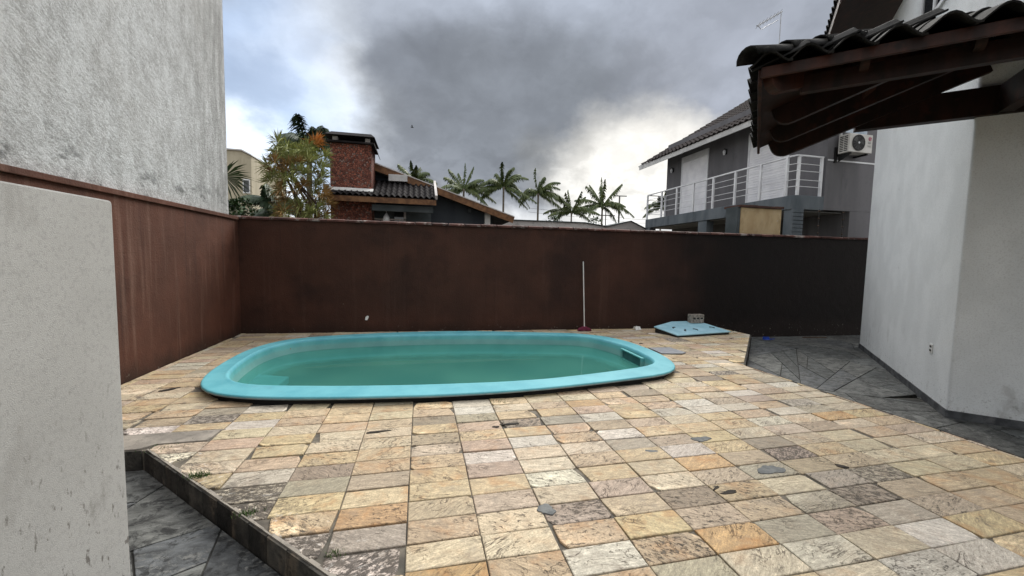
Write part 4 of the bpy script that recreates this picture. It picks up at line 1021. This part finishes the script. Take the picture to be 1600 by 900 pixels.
# ------------------------------------------------------------------ house with the stone chimney
lh = root('neighbouring_house', (0, 14, 0), 'low slate-grey house with a red stone chimney and dark tiled roofs behind the wall', 'house')
def P_(mb, name, mat, parent=lh, **kw): return mb.build(name, mat, parent, **kw)
SG = -.327
def rk(x): return 3.71 + SG * (x - .42)
mb = MB(); mb.slab([(-2.35, 13.45, -.3), (2.35, 13.45, -.3), (2.35, 13.45, rk(2.35) - .16), (-1.9, 13.45, rk(-1.9) - .16), (-2.35, 13.45, rk(-1.9) - .32)], (0, .2, 0)); mb.box((-2.35, 13.66, -.3), (2.35, 19, 2.8)); P_(mb, 'wall', m_slwall)
rm = MB(); rm.slab([(-1.9, 13.05, rk(-1.9)), (2.96, 13.05, rk(2.96)), (2.96, 19.3, rk(2.96)), (-1.9, 19.3, rk(-1.9))], (0, 0, -.10)); rm.slab([(-1.91, 13.05, rk(-1.9)), (-2.5, 13.05, rk(-1.9) - .2), (-2.5, 19.3, rk(-1.9) - .2), (-1.91, 19.3, rk(-1.9))], (0, 0, -.10))
rfl = P_(rm, 'roof', m_rtile2)
mb = MB(); mb.bar((-1.9, 13.02, rk(-1.9) - .08), (2.98, 13.02, rk(2.98) - .08), .05, .20); P_(mb, 'rake_board', m_woodbrown, rfl)
mb = MB(); mb.bar((-1.9, 13.04, rk(-1.9) + .035), (3.0, 13.04, rk(3.0) + .035), .12, .03); P_(mb, 'verge_cap', m_fibro, rfl)
mb = MB(); mb.box((2.06, 13.25, 2.0), (2.24, 13.43, rk(2.24) - .11)); P_(mb, 'column', m_fasw)
mb = MB(); mb.box((1.52, 13.30, 3.02), (1.60, 13.43, 3.14)); P_(mb, 'bracket', m_slbeam)
# front lean-to roof
S2 = .46; EY = 11.86
def rzl(y): return 3.17 + S2 * (y - EY)
lm_ = MB(); lm_.slab([(-2.46, EY, rzl(EY)), (.40, EY, rzl(EY)), (.40, 13.44, rzl(13.44)), (-2.46, 13.44, rzl(13.44))], (0, 0, -.05)); lean = P_(lm_, 'lean_to_roof', m_wood)
sme = mesh_of(stile(6, .165, .36, .012), m_rtile2, 'lean_to_tile', False)
upv = Vector((0, 1, S2)).normalized()
for i in range(18):
    for k in range(5):
        x = -2.37 + i * .158; y = EY - .06 + k * .30 / math.sqrt(1 + S2 * S2)
        if -2.50 < x < -1.36 and y > 12.02: continue
        o = share('roof_tile', sme, lean, (x, y, rzl(y) + .045), frame_quat((1, 0, 0), upv), (1, 1, .75))
mb = MB(); mb.bar((.42, EY - .05, rzl(EY) + .05), (.42, 13.4, rzl(13.4) + .05), .07, .12); P_(mb, 'verge_cap', m_fibro, lean)
mb = MB(); mb.box((-2.46, EY - .045, 3.0), (.42, EY - .002, 3.145)); P_(mb, 'fascia', m_woodbrown, lean)
mb = MB(); mb.box((-2.58, EY - .06, 2.96), (-2.463, 12.3, 3.42)); P_(mb, 'gable_end', m_fasw, lean, bevel=.01)
mb = MB(); mb.box((-1.36, 12.0, 2.80), (.34, 12.14, 2.975)); P_(mb, 'beam', m_slbeam)
mb = MB(); mb.box((-1.6, 12.9, -.3), (.3, 13.0, 2.95)); P_(mb, 'porch_wall', m_slbeam)
wq = MB()
for a, b in (((-.52, 12.84, 2.0), (-.46, 12.897, 2.98)), ((-1.38, 12.84, 2.62), (-.46, 12.897, 2.66))): wq.box(a, b)
wi = P_(wq, 'window', m_fibro); mb = MB(); mb.box((-.80, 12.87, 2.0), (-.525, 12.895, 2.95)); P_(mb, 'pane', m_glass, wi)
mb = MB(); mb.tube([(-1.0, 12.4, 2.52), (-1.0, 12.4, 2.66), (-1.0, 12.4, 2.78)], [.12, .09, .02], 12); mb.tube([(-1.0, 12.4, 2.77), (-1.0, 12.4, 2.98)], .01, 5); P_(mb, 'porch_lamp', m_white, smooth=True)
mb = MB(); mb.box((-.98, 12.95, 3.82), (-.42, 13.3, 4.02)); P_(mb, 'roof_upstand', m_fasw, bevel=.01)
ch = MB(); ch.box((-2.48, 12.2, -.3), (-1.385, 13.2, 4.64)); chim = P_(ch, 'chimney', m_chim, bevel=.01)
mb = MB(); mb.box((-2.56, 12.10, 4.643), (-1.30, 13.28, 4.69)); P_(mb, 'cap_base', m_fibro if False else m_rtile2, chim)
for x in (-2.42, -1.56):
    for y in (12.26, 13.0):
        mb = MB(); mb.box((x, y, 4.692), (x + .13, y + .13, 4.83)); P_(mb, 'cap_block', m_fibro, chim)
mb = MB(); z0, z1 = 4.832, 4.97
mb.add([(-2.60, 12.06, z0), (-1.28, 12.06, z0), (-1.28, 13.34, z0), (-2.60, 13.34, z0), (-2.45, 12.3, z1), (-1.40, 12.3, z1), (-1.40, 13.1, z1), (-2.45, 13.1, z1)], [(0, 3, 2, 1), (4, 5, 6, 7), (0, 1, 5, 4), (1, 2, 6, 5), (2, 3, 7, 6), (3, 0, 4, 7)])
P_(mb, 'cap_roof', m_rtile2, chim)
mb = MB(); mb.slab([(-1.30, 12.1, 4.66), (-1.24, 12.06, 4.50), (-1.24, 13.3, 4.50), (-1.30, 13.28, 4.66)], (-.015, 0, 0)); P_(mb, 'drip_flap', m_rtile2, chim)
mb = MB(); mb.slab([(-2.50, 12.02, rzl(12.02) + .085), (-1.33, 12.02, rzl(12.02) + .085), (-1.33, 12.198, rzl(12.2) + .10), (-2.50, 12.198, rzl(12.2) + .10)], (0, 0, -.02)); P_(mb, 'flashing', m_fasw, chim)

# ------------------------------------------------------------------ far buildings
bb = root('beige_building', (-11, 27, 0), 'tall narrow beige building with a small white window behind the fan palm', 'building')
mb = MB(); mb.slab([(-14, 26, -.3), (-9.45, 26, -.3), (-9.45, 26, 7.05), (-9.95, 26, 7.30), (-14, 26, 7.34)], (0, 6, 0)); P_(mb, 'wall', m_beige, bb)
mb = MB(); mb.box((-10.0, 25.93, 4.3), (-9.44, 25.998, 6.9)); P_(mb, 'wall_panel', m_beige, bb)
wi = MB(); 
for a, b in (((-9.88, 25.88, 4.95), (-9.52, 25.928, 5.0)), ((-9.88, 25.88, 5.68), (-9.52, 25.928, 5.74)), ((-9.88, 25.88, 5.0), (-9.84, 25.928, 5.68)), ((-9.56, 25.88, 5.0), (-9.52, 25.928, 5.68))): wi.box(a, b)
w_ = P_(wi, 'window', m_white, bb); mb = MB(); mb.box((-9.84, 25.9, 5.0), (-9.56, 25.92, 5.68)); P_(mb, 'pane', m_glass, w_)
mb = MB(); mb.slab([(-14.1, 25.9, 7.36), (-9.93, 25.9, 7.32), (-9.40, 25.9, 7.07), (-9.40, 25.9, 7.13), (-9.9, 25.9, 7.39), (-14.1, 25.9, 7.43)], (0, 6.2, 0)); P_(mb, 'parapet_cap', m_fibro, bb)
sr = MB(); sr.slab([(-10.5, 20, 3.45), (-7.6, 20, 3.62), (-5.9, 20, 3.28), (-5.9, 20, -.3), (-10.5, 20, -.3)], (0, 3, 0)); sr.build('low_outbuilding', m_beige, label='low beige wall with a sloping top behind the boundary corner', cat='building')
fr_ = root('outbuilding', (7, 20, 0), 'long pale flat-roofed outbuilding with a low gable seen over the maroon wall', 'building')
mb = MB(); mb.slab([(3.0, 19, -.3), (12.6, 19, -.3), (11.6, 19, 3.12), (10.55, 19, 3.56), (9.2, 19, 3.24), (8.9, 19, 3.27), (8.0, 19, 3.38), (3.4, 19, 3.36)], (0, 6, 0)); P_(mb, 'wall', m_fibro, fr_)
mb = MB(); mb.slab([(3.3, 18.93, 3.372), (8.0, 18.93, 3.392), (9.2, 18.93, 3.25), (9.2, 18.93, 3.29), (8.0, 18.93, 3.43), (3.3, 18.93, 3.41)], (0, 6.1, 0)); P_(mb, 'roof_edge', m_slbeam, fr_)
mb = MB(); mb.slab([(9.1, 18.93, 3.22), (10.55, 18.93, 3.572), (11.7, 18.93, 3.10), (11.7, 18.93, 3.14), (10.55, 18.93, 3.61), (9.1, 18.93, 3.26)], (0, 6.1, 0)); P_(mb, 'gable_edge', m_slbeam, fr_)
for k in range(2):
    (x, y, h, w, lab) = ((31.2, 60, 12.0, .95, 'taller grey utility pole with crossarm right of the palms'), (28.9, 60, 10.0, 1.3, 'shorter utility pole with low crossarm beside the palm trunk'))[k]
    t_ = root('utility_pole', (x, y, 0), lab, 'utility pole', 'utility poles behind the outbuilding')
    mb = MB(); mb.tube([(x, y, -.3), (x, y, h)], [.19, .12] if k == 0 else [.12, .08], 8); mb.build('pole', m_utility, t_)
    mb = MB(); z = h if k == 0 else h - 1.2; mb.bar((x - w, y, z), (x + w + .3, y, z + .05), .12, .14); mb.build('crossarm', m_utility, t_)
# power lines
for k, (z0, z1) in enumerate(((9.3, 8.7), (8.7, 8.1))):
    mb = MB(); mb.tube([(16, 60, z0 + .1), (22, 60, z0 - .25), (28.9, 60, z1 + .1), (34, 60, z1 - .3), (42, 60, z1)], .02, 4)
    mb.build('power_line', m_black, label='thin power line, ' + ('upper' if k == 0 else 'lower') + ' of two running past the utility poles', cat='cable')
an = root('tv_antenna', (13.6, 14, 7), 'thin television antenna with slanted boom on the neighbouring roof', 'antenna')
mb = MB(); mb.tube([(13.62, 13.6, 7.6), (13.62, 13.6, 11.25)], .018, 6); mb.build('mast', m_alu, an)
mb = MB(); mb.tube([(13.66, 13.6, 11.32), (12.55, 13.6, 10.62)], .03, 6); mb.build('boom', m_alu, an)
mb = MB(); mb.tube([(13.5, 13.6, 10.98), (12.75, 13.6, 10.52), (12.6, 13.6, 10.62)], .013, 5); mb.build('reflector_bar', m_alu, an)
for k in range(7):
    mb = MB(); t = k / 6; c = Vector((13.55 - .95 * t, 13.6, 11.25 - .60 * t)); mb.tube([c - Vector((.1, .22, 0)), c + Vector((.1, .22, 0))], .008, 4); mb.build('element', m_alu, an)
bd = root('bird', (-.86, 40, 13.76), 'tiny dark bird flying under the grey cloud', 'bird')
mb = MB(); c = Vector((-.86, 40, 13.76))
mb.tube([c + Vector((-.16, 0, .02)), c + Vector((-.05, 0, .0)), c + Vector((.06, 0, .0)), c + Vector((.16, 0, -.03))], [.015, .05, .045, .01], 8); mb.build('body', m_bird, bd, smooth=True)
for s in (-1, 1):
    mb = MB(); mb.slab([c + Vector((-.05, 0, .02)), c + Vector((.05, 0, .02)), c + Vector((.02, s * .2, .15)), c + Vector((-.06, s * .38, .1))], (0, 0, .008)); mb.build('wing', m_bird, bd)

# ------------------------------------------------------------------ palms and plants
def frond(mb, base, d, L, droop, rr, wid=.75, nl=26, side=None, fold=.5, wind=(0, 0, 0), thick=.085):
    d = Vector(d).normalized(); pts = []; wv = Vector(wind)
    for i in range(nl + 1):
        t = i / nl; pts.append(Vector(base) + d * L * t + Vector((0, 0, -1)) * (droop * 1.2 + .08) * L * t ** 2.2 + wv * L * t * t)
    mb.tube(pts[::6] + [pts[-1]], [.05 * (1 - .85 * i / 5) * L / 4 for i in range(len(pts[::6]) + 1)], 4)
    for i in range(3, nl):
        t = i / nl; tg = (pts[i + 1] - pts[i - 1]).normalized(); up = Vector((0, 0, 1))
        s0 = tg.cross(up)
        s0 = s0.normalized() if s0.length > .05 else Vector((1, 0, 0))
        un = s0.cross(tg).normalized()
        ll = wid * math.sin(math.pi * (.10 + .84 * t)) ** .8 * rr.uniform(.65, 1.15) * (1 - .55 * max(0, tg.z) ** 4)
        for sg in (-1, 1):
            dd = (s0 * sg * .62 + tg * .60 - un * fold * rr.uniform(.1, .9) + Vector((0, 0, -(.40 + .75 * abs(tg.z)) * rr.uniform(.4, 1.4))) + wv * 1.5).normalized()
            w = tg * thick * rr.uniform(.8, 1.3)
            a = pts[i]; mid = a + dd * ll * .55 + Vector((0, 0, -.02)); e = a + dd * ll + Vector((0, 0, -.34 * ll))
            mb.add([a - w, a + w, mid + w * .9, mid - w * .9, e], [(0, 1, 2, 3), (3, 2, 4)])
def palm(name, x, y, zc, fronds, label, rr, trunk=.16, wind=(0, 0, 0), mat=m_frond, group='coconut palms beyond the wall', lean=0, wid=.85, sc=1.18, z0=-.3, nl=44, thick=.07):
    t_ = root(name, (x, y, z0), label, 'palm tree', group)
    mb = MB(); mb.tube([(x - lean, y, z0), (x - lean * .6, y, z0 + (zc - z0) * .5), (x, y, zc - .5), (x, y, zc + .1)], [trunk * 1.25, trunk, trunk * .9, trunk * 1.5], 8); mb.build('trunk', m_trunk, t_, smooth=True)
    for ang, L, dr in fronds + [(rr.uniform(15, 165), fronds[0][1] * rr.uniform(.7, .9), rr.uniform(.3, .8)) for _ in range(6)]:
        a = rad(ang); dep = rr.uniform(-.6, .6)
        d = Vector((math.cos(a), dep, math.sin(a)))
        mb = MB(); frond(mb, (x, y, zc + rr.uniform(-.1, .2)), d, L * sc, dr, rr, wid=wid * sc ** .5, wind=wind, nl=nl, thick=thick)
        mb.build('frond', mat, t_, fix=False)
rp_ = random.Random(5)
PR = 60
palm('coconut_palm', 12.1, PR, 12.25, [(104, 4.5, .2), (80, 4.6, .25), (66, 4.6, .35), (55, 4.4, .4), (40, 4.3, .5), (20, 4.1, .4), (0, 4.0, .35), (150, 4.4, .35), (165, 4.2, .3), (135, 4.4, .45), (178, 3.4, .35), (90, 4.2, .3), (-15, 3.4, .3), (60, 4.2, .7)], 'tallest coconut palm of the row with a full windswept crown on a slim trunk', rp_, wind=(.12, 0, 0))
palm('coconut_palm', 17.55, PR, 11.55, [(106, 4.3, .12), (80, 4.2, .25), (66, 4.4, .35), (50, 4.3, .4), (30, 4.2, .4), (8, 4.1, .4), (-10, 3.4, .3), (140, 3.6, .55), (160, 3.4, .5), (90, 3.8, .3), (70, 3.8, .6), (45, 4.0, .7)], 'coconut palm with one upright spear frond standing right of the tallest palm', rp_, wind=(.15, 0, 0))
palm('coconut_palm', 6.1, PR, 11.6, [(118, 4.0, .15), (88, 3.9, .05), (72, 3.9, .1), (50, 3.9, .3), (35, 4.1, .45), (12, 4.6, .35), (168, 4.2, .3), (150, 4.4, .4), (135, 3.6, .2), (60, 3.6, .5), (185, 3.0, .3), (0, 3.6, .5), (100, 3.5, .2)], 'broad coconut palm rising behind the brown rake of the low house', rp_)
palm('coconut_palm', 23.05, PR, 8.95, [(92, 3.7, 0), (78, 3.7, .05), (112, 3.3, .05), (60, 3.6, .15), (30, 4.2, .35), (12, 4.4, .25), (150, 4.3, .35), (165, 3.9, .3), (130, 4.0, .15), (45, 3.6, .45)], 'small sparse coconut palm fourth along the row', rp_, trunk=.13)
palm('coconut_palm', 28.25, PR, 10.2, [(90, 4.5, 0), (97, 4.2, .02), (80, 4.2, .05), (112, 4.2, .1), (62, 4.6, .1), (38, 4.7, .25), (18, 4.6, .45), (145, 4.5, .25), (160, 4.2, .35), (125, 4.4, .15), (170, 3.3, .5), (5, 3.9, .6), (85, 4, .1)], 'coconut palm with an upright pointed crown beside the utility poles', rp_, trunk=.16)
palm('coconut_palm', -.95, PR, 12.5, [(100, 2.6, .05), (75, 2.9, .1), (50, 3.2, .35), (30, 3.2, .4), (130, 3.0, .1), (150, 3.0, .4), (85, 2.6, .2), (60, 2.6, .4), (15, 2.6, .5)], 'distant palm crown showing just above the dark lean-to roof', rp_)
palm('coconut_palm', 38.8, PR, 10.4, [(90, 3.4, .1), (70, 3.4, .3), (110, 3.4, .3), (40, 3.0, .5), (140, 3.0, .5), (20, 2.6, .6), (160, 2.6, .6), (85, 3.0, .6), (100, 2.8, .8)], 'slender palm seen through the balcony railing', rp_, trunk=.14)
palm('palm_tree', -3.95, 16, 5.35, [(104, 1.5, .2), (82, 1.4, .35), (92, 1.6, .5), (115, 1.4, .5), (70, 1.4, .3), (142, 1.2, .4), (100, 1.5, .3), (75, 1.6, .4), (50, 1.5, .6), (125, 1.5, .5), (150, 1.5, .6), (30, 1.4, .7), (88, 1.3, .5), (65, 1.4, .7), (110, 1.3, .7), (10, 1.2, .8), (170, 1.3, .9), (135, 1.4, .8)], 'dark feathery windblown palm behind the bronze dracaena', rp_, trunk=.10, mat=m_fronddk, wid=.55, group=None, wind=(.10, 0, 0), nl=40, thick=.018)
palm('palm_tree', -10.4, 30, 4.75, [(90, .8, .2), (60, .9, .4), (30, .9, .5), (120, .9, .4), (150, .9, .5), (75, .8, .5), (10, .8, .5), (170, .8, .5)], 'small dark palm on the skyline right of the beige building', rp_, trunk=.12, mat=m_fronddk, wid=.5, group=None)
palm('palm_tree', -5.6, 18, 3.4, [(140, 1.3, .3), (160, 1.2, .35), (110, .9, .3), (60, .9, .4), (175, 1.0, .4), (30, .8, .5), (90, .7, .4)], 'low dark palm left of the bronze dracaena', rp_, trunk=.10, mat=m_fronddk, wid=.4, group=None)
# far low bushes on the skyline
def bush(name, c, rx, rz_, n, label, leaf, mat, rr, group=None):
    t_ = root(name, (c[0], c[1], -.3), label, 'bush', group); mb = MB()
    for _ in range(n):
        th, ph, r = rr.uniform(0, 6.28), rr.uniform(0, 3.14), rr.uniform(.3, 1) ** .5
        p = Vector((c[0] + rx * r * math.cos(th) * math.sin(ph), c[1] + rx * r * math.sin(th) * math.sin(ph), c[2] + rz_ * r * math.cos(ph)))
        d = Vector((rr.uniform(-1, 1), rr.uniform(-1, 1), rr.uniform(-.4, 1))).normalized(); s = d.cross(Vector((0, 0, 1))).normalized() * leaf * .28; e = p + d * leaf
        mb.add([p, p + d * leaf * .5 + s, e, p + d * leaf * .5 - s], [(0, 1, 2, 3)])
    mb.build('foliage', mat, t_, fix=False)
    mb = MB(); mb.tube([(c[0], c[1], -.3), (c[0], c[1], c[2])], [rx * .12, rx * .06], 6); mb.build('trunk', m_stem, t_)
bush('bush', (16.9, 50, 6.3), 1.2, .75, 260, 'small rounded bush on the skyline left of the shorter palm', .35, m_leafbush, rp_)
bush('bush', (22.6, 50, 6.4), 1.1, .8, 260, 'small bush on the skyline between the two right-hand palms', .35, m_leafbush, rp_)
bush('bush', (37.0, 50, 6.4), 1.3, .9, 260, 'small bush right of the low gable below the balcony', .35, m_leafbush, rp_)
bush('bush', (-3.85, 9.6, 2.30), .33, .28, 420, 'glossy green bush below the fan palm at the corner of the grey house', .12, m_leafbush, rp_)
bush('bush', (-6.6, 17, 3.2), .6, .35, 400, 'dark low bush between the sloping beige wall and the dracaena', .16, m_leafbush, rp_)
# fan palm leaf poking out from behind the roughcast house
fp_ = root('fan_palm', (-4.05, 9.3, 0), 'green fan palm frond sticking out from behind the grey roughcast house', 'palm tree')
mb = MB(); mb.tube([(-4.15, 9.35, -.3), (-4.13, 9.35, 2.7)], [.10, .07], 8); mb.build('trunk', m_trunk, fp_)
for (hx, hz, rot, nb_) in ((-3.88, 3.05, 0, 30), (-4.25, 3.1, 120, 24)):
    mb = MB(); mb.tube([(-4.13, 9.35, 2.65), (-4.0, 9.33, 2.95), (hx, 9.3, hz)], .012, 5)
    for k in range(nb_):
        a = rad(rot - 115 + 190 * k / (nb_ - 1)); L = .52 * rp_.uniform(.85, 1.1) * (.8 if abs(k - nb_ / 2) > nb_ * .42 else 1)
        h = Vector((hx, 9.3, hz)); d = Vector((math.cos(a), rp_.uniform(-.25, .25), math.sin(a))).normalized()
        s = d.cross(Vector((0, 1, .3))).normalized() * .014; m1 = h + d * L * .55; e = h + d * L + Vector((0, 0, -.10 * L * (1 + rp_.random())))
        mb.add([h, m1 + s, e, m1 - s, m1 + Vector((0, .012, 0))], [(0, 1, 4), (0, 4, 3), (1, 2, 4), (4, 2, 3)])
    mb.build('frond', m_fan, fp_, fix=False)
# dracaena: many rosettes of strap leaves on branching stems
dr = root('dracaena_tree', (-3.05, 11.2, -.3), 'bushy bronze and yellow-green dracaena left of the stone chimney', 'tree')
rd = random.Random(21)
mb = MB()
for k in range(5):
    bx = -3.05 + rd.uniform(-.15, .15); mb.tube([(bx, 11.2, -.3), (bx + rd.uniform(-.1, .1), 11.2, 1.4), (bx + rd.uniform(-.4, .4), 11.2 + rd.uniform(-.2, .2), 2.8), (bx + rd.uniform(-.55, .5), 11.2 + rd.uniform(-.3, .3), 3.8)], [.06, .045, .035, .02], 6)
mb.build('trunk', m_stem, dr)
def inside_drac(x, z):
    w = .70 if z < 3.95 else .70 - .25 * (z - 3.95)
    cx = -3.0 + (.04 if z > 3.6 else 0)
    lo = -3.70 if z > 3.25 else -3.48
    return lo < x < cx + w and not (z > 4.1 and -3.25 < x < -2.75 and z > 4.22)
ros = []
tries = 0
while len(ros) < 78 and tries < 4000:
    tries += 1; x, z = rd.uniform(-3.65, -2.42), rd.uniform(2.35, 4.25)
    if inside_drac(x, z) and all((x - a) ** 2 + (z - b) ** 2 > .016 for a, b in ros): ros.append((x, z))
ros += [(-3.42, 3.98), (-3.05, 4.02), (-2.55, 4.28), (-3.62, 3.55)]
for i, (x, z) in enumerate(ros):
    y = 11.2 + rd.uniform(-.45, .45); h = Vector((x, y, z)); mb = MB()
    outw = Vector((x + 3.0, (y - 11.2), .35 + .5 * (z - 3.0))).normalized()
    for k in range(46):
        d = Vector((rd.gauss(0, 1), rd.gauss(0, 1), rd.gauss(.2, 1))).normalized() * .8 + outw * .55; d.normalize()
        L = rd.uniform(.26, .38); w = .0135; s = d.cross(Vector((rd.random(), rd.random(), 1))).normalized() * w
        m1 = h + d * L * .5 + Vector((0, 0, .01)); e = h + d * L + Vector((0, 0, -.22 * L * rd.random()))
        mb.add([h, m1 + s, e, m1 - s], [(0, 1, 2, 3)])
    hgt = z
    mt = m_drac3 if (x > -2.65 and z > 4.15) else (m_drac1 if (z > 3.75 or rd.random() < .45) else m_drac2)
    mb.build('leaf_rosette', mt, dr, fix=False)
# weeds in the joints
def weed(x, y, n, sp, h, label):
    mb = MB(); rr = random.Random(int(x * 1000))
    for _ in range(n):
        p = Vector((x + rr.gauss(0, sp), y + rr.gauss(0, sp * .6), -.005)); d = Vector((rr.uniform(-.7, .7), rr.uniform(-.7, .7), 1)).normalized() * h * rr.uniform(.5, 1.1); s = Vector((rr.uniform(-1, 1), rr.uniform(-1, 1), 0)).normalized() * .003
        mb.add([p - s, p + s, p + d], [(0, 1, 2)])
    mb.build('weed_tuft', m_grass, label=label, cat='weed', kind='stuff', fix=False)
def grid(c, r): return OX + TA * c, OY + TB * r
weed(-1.46, 2.99, 150, .035, .05, 'green weed tuft at the broken tile edge near the front step')
weed(-.98, 2.50, 90, .03, .035, 'low weeds along the step edge below the missing tile')
weed(-.43, 2.06, 60, .02, .03, 'tiny weed where the deck edge meets the grey tile')
weed(.80, 4.03, 60, .05, .03, 'small weed tuft against the near rim of the pool')
weed(-1.95, 3.48, 60, .08, .025, 'thin mossy growth and weeds in the corner by the concrete ledge')

# ------------------------------------------------------------------ things lying about
lid = root('pool_cover_lid', (5.6, 7.5, 0), 'pale blue six-sided fibreglass lid lying by the wall with a brick on it', 'lid')
LP = [(5.02, 6.99), (6.40, 7.14), (6.21, 7.82), (5.94, 7.91), (5.50, 7.90), (4.85, 7.57)]
lz_ = lambda x, y: .05 + .14 * (y - 6.99)
mb = MB(); mb.slab([(x, y, lz_(x, y)) for x, y in LP], (0, 0, -.022)); mb.build('lid_panel', m_lid, lid, bevel=.006)
cxl, cyl = sum(p[0] for p in LP) / 6, sum(p[1] for p in LP) / 6
mb = MB(); q = [((x - cxl) * .96 + cxl, (y - cyl) * .96 + cyl) for x, y in LP]
mb.add([(x, y, lz_(x, y) - .0225) for x, y in q] + [(x, y, .002) for x, y in q], [(0, 1, 2, 3, 4, 5)[::-1], (6, 7, 8, 9, 10, 11)] + [(i, (i + 1) % 6, 6 + (i + 1) % 6, 6 + i) for i in range(6)])
mb.build('lid_skirt', m_black, lid)
for (hx, hy, a0) in ((5.27, 7.42, 2.2), (5.42, 7.24, 2.6), (5.63, 7.28, .5), (6.13, 7.38, .9)):
    mb = MB(); pts = [(hx + .055 * math.cos(t), hy + .055 * math.sin(t), lz_(hx, hy + .055 * math.sin(t)) + .003) for t in [a0 - 1.1 + 2.2 * k / 7 for k in range(8)]]
    mb.tube(pts, .012, 6); mb.build('handle_slot', m_black, lid)
bk = root('brick', (6.02, 7.80, .16), 'rough grey perforated brick sitting on the pale blue lid', 'brick')
mb = MB(); bz = lz_(6, 7.72) + .008
prf = [(5.86, bz), (6.18, bz), (6.18, bz + .19), (5.86, bz + .19)]
mb.slab([(x, 7.70, z) for x, z in prf], (0, .14, 0)); mb.build('brick_body', m_brick, bk, bevel=.008)
for k in range(3):
    mb = MB(); mb.box((5.90 + k * .093, 7.694, bz + .09), (5.96 + k * .093, 7.699, bz + .125)); mb.build('perforation', m_black, bk)
br = root('broom', (3.42, 7.95, 0), 'broom with a white handle and purple head leaning on the maroon wall', 'broom')
mb = MB(); mb.tube([(3.405, 7.90, .07), (3.42, WY(3.4) - .02, 1.48)], .012, 8); mb.build('handle', m_pole, br)
mb = MB(); mb.slab([(3.25, 7.86, .02), (3.56, 7.86, .02), (3.53, 7.86, .065), (3.44, 7.86, .10), (3.37, 7.86, .10), (3.28, 7.86, .065)], (0, .07, 0)); hdm = mb.build('broom_head', m_purple, br, bevel=.006)
mb = MB()
for k in range(46):
    x = 3.25 + .31 * k / 45; mb.tube([(x, 7.89 + R.uniform(-.02, .02), .022), (x + R.uniform(-.01, .01), 7.88 + R.uniform(-.03, .03), 0.001)], .004, 3)
mb.build('bristles', m_purple, hdm, kind='stuff')
bl = MB(); bl.slab([(7.62, 7.56, -.235), (7.90, 7.52, -.235), (7.93, 7.60, -.235), (7.66, 7.66, -.235)], (0, 0, .012)); 
bl.add([(7.64, 7.64, -.222), (7.93, 7.60, -.222), (7.91, 7.615, -.14), (7.68, 7.65, -.13), (7.64, 7.655, -.222), (7.93, 7.615, -.222), (7.91, 7.63, -.14), (7.68, 7.665, -.13)], [(0, 1, 2, 3), (7, 6, 5, 4), (0, 4, 5, 1), (3, 2, 6, 7), (0, 3, 7, 4), (1, 5, 6, 2)])
bl.tube([(7.92, 7.57, -.22), (8.06, 7.53, -.20)], .014, 6)
cx_, cy_ = 7.80, 7.59; bl.v = [(cx_ + (x - cx_) * .62, cy_ + (y - cy_) * .62, -.235 + (z + .235) * .62) for x, y, z in bl.v]
bl.build('dustpan', m_blue, label='small blue plastic dustpan on the slate floor against the maroon wall', cat='dustpan', bevel=.003)
rr = random.Random(3); mb = MB(); pts = []
for j in range(5):
    for i in range(7): pts.append((4.60 + i * .022 + rr.uniform(-.01, .01), 7.86 + j * .03 + rr.uniform(-.01, .01), .01 + (0 if j in (0, 4) else rr.uniform(.0, .07))))
mb.add(pts, [(j * 7 + i, j * 7 + i + 1, (j + 1) * 7 + i + 1, (j + 1) * 7 + i) for j in range(4) for i in range(6)])
mb.build('crumpled_wrapper', m_paper, label='crumpled white plastic scrap on the deck near the broom', cat='litter')
mb = MB(); mb.slab([(3.86, 6.16, .018), (4.25, 6.12, .02), (4.28, 5.72, .022), (4.16, 5.66, .022), (3.84, 5.73, .018)], (0, 0, -.014)); mb.build('loose_slate', m_looseslate, label='loose blue-grey slate tile lying beside the right end of the pool', cat='stone slab', bevel=.003)
mb = MB(); mb.slab([(8.9, 7.66, -.236), (9.5, 7.58, -.236), (9.52, 7.63, -.236), (8.92, 7.70, -.236)], (0, 0, .02)); mb.build('dark_stick', m_stem, label='dark flat stick on the slate floor at the foot of the maroon wall', cat='stick')
mb = MB(); c = Vector((-1.05, WY(-1.05) - .001, .27)); mb.slab([c + Vector((u, 0, v)) for u, v in ((-.03, -.03), (.01, -.035), (.035, .01), (.04, .05), (.01, .055), (-.02, .03))], (0, -.006, 0)); mb.build('paint_chip', m_paper, label='small white bare patch low on the maroon wall behind the pool', cat='wall patch')
# litter of leaves along the wall foot
mb = MB(); rr = random.Random(8)
for _ in range(160):
    x = rr.uniform(-3.2, 6.5); y = WY(x) - abs(rr.gauss(0, .07)) - .01; a = rr.uniform(0, 6.28); L = rr.uniform(.012, .035)
    p = Vector((x, y, .004)); d = Vector((math.cos(a), math.sin(a), rr.uniform(-.1, .4))) * L; s = Vector((-math.sin(a), math.cos(a), 0)) * L * .35
    mb.add([p, p + d * .5 + s, p + d, p + d * .5 - s], [(0, 1, 2, 3)])
mb.build('debris', m_stem, kind='stuff', fix=False, label='dry crumbs and bits along the foot of the wall', cat='debris')
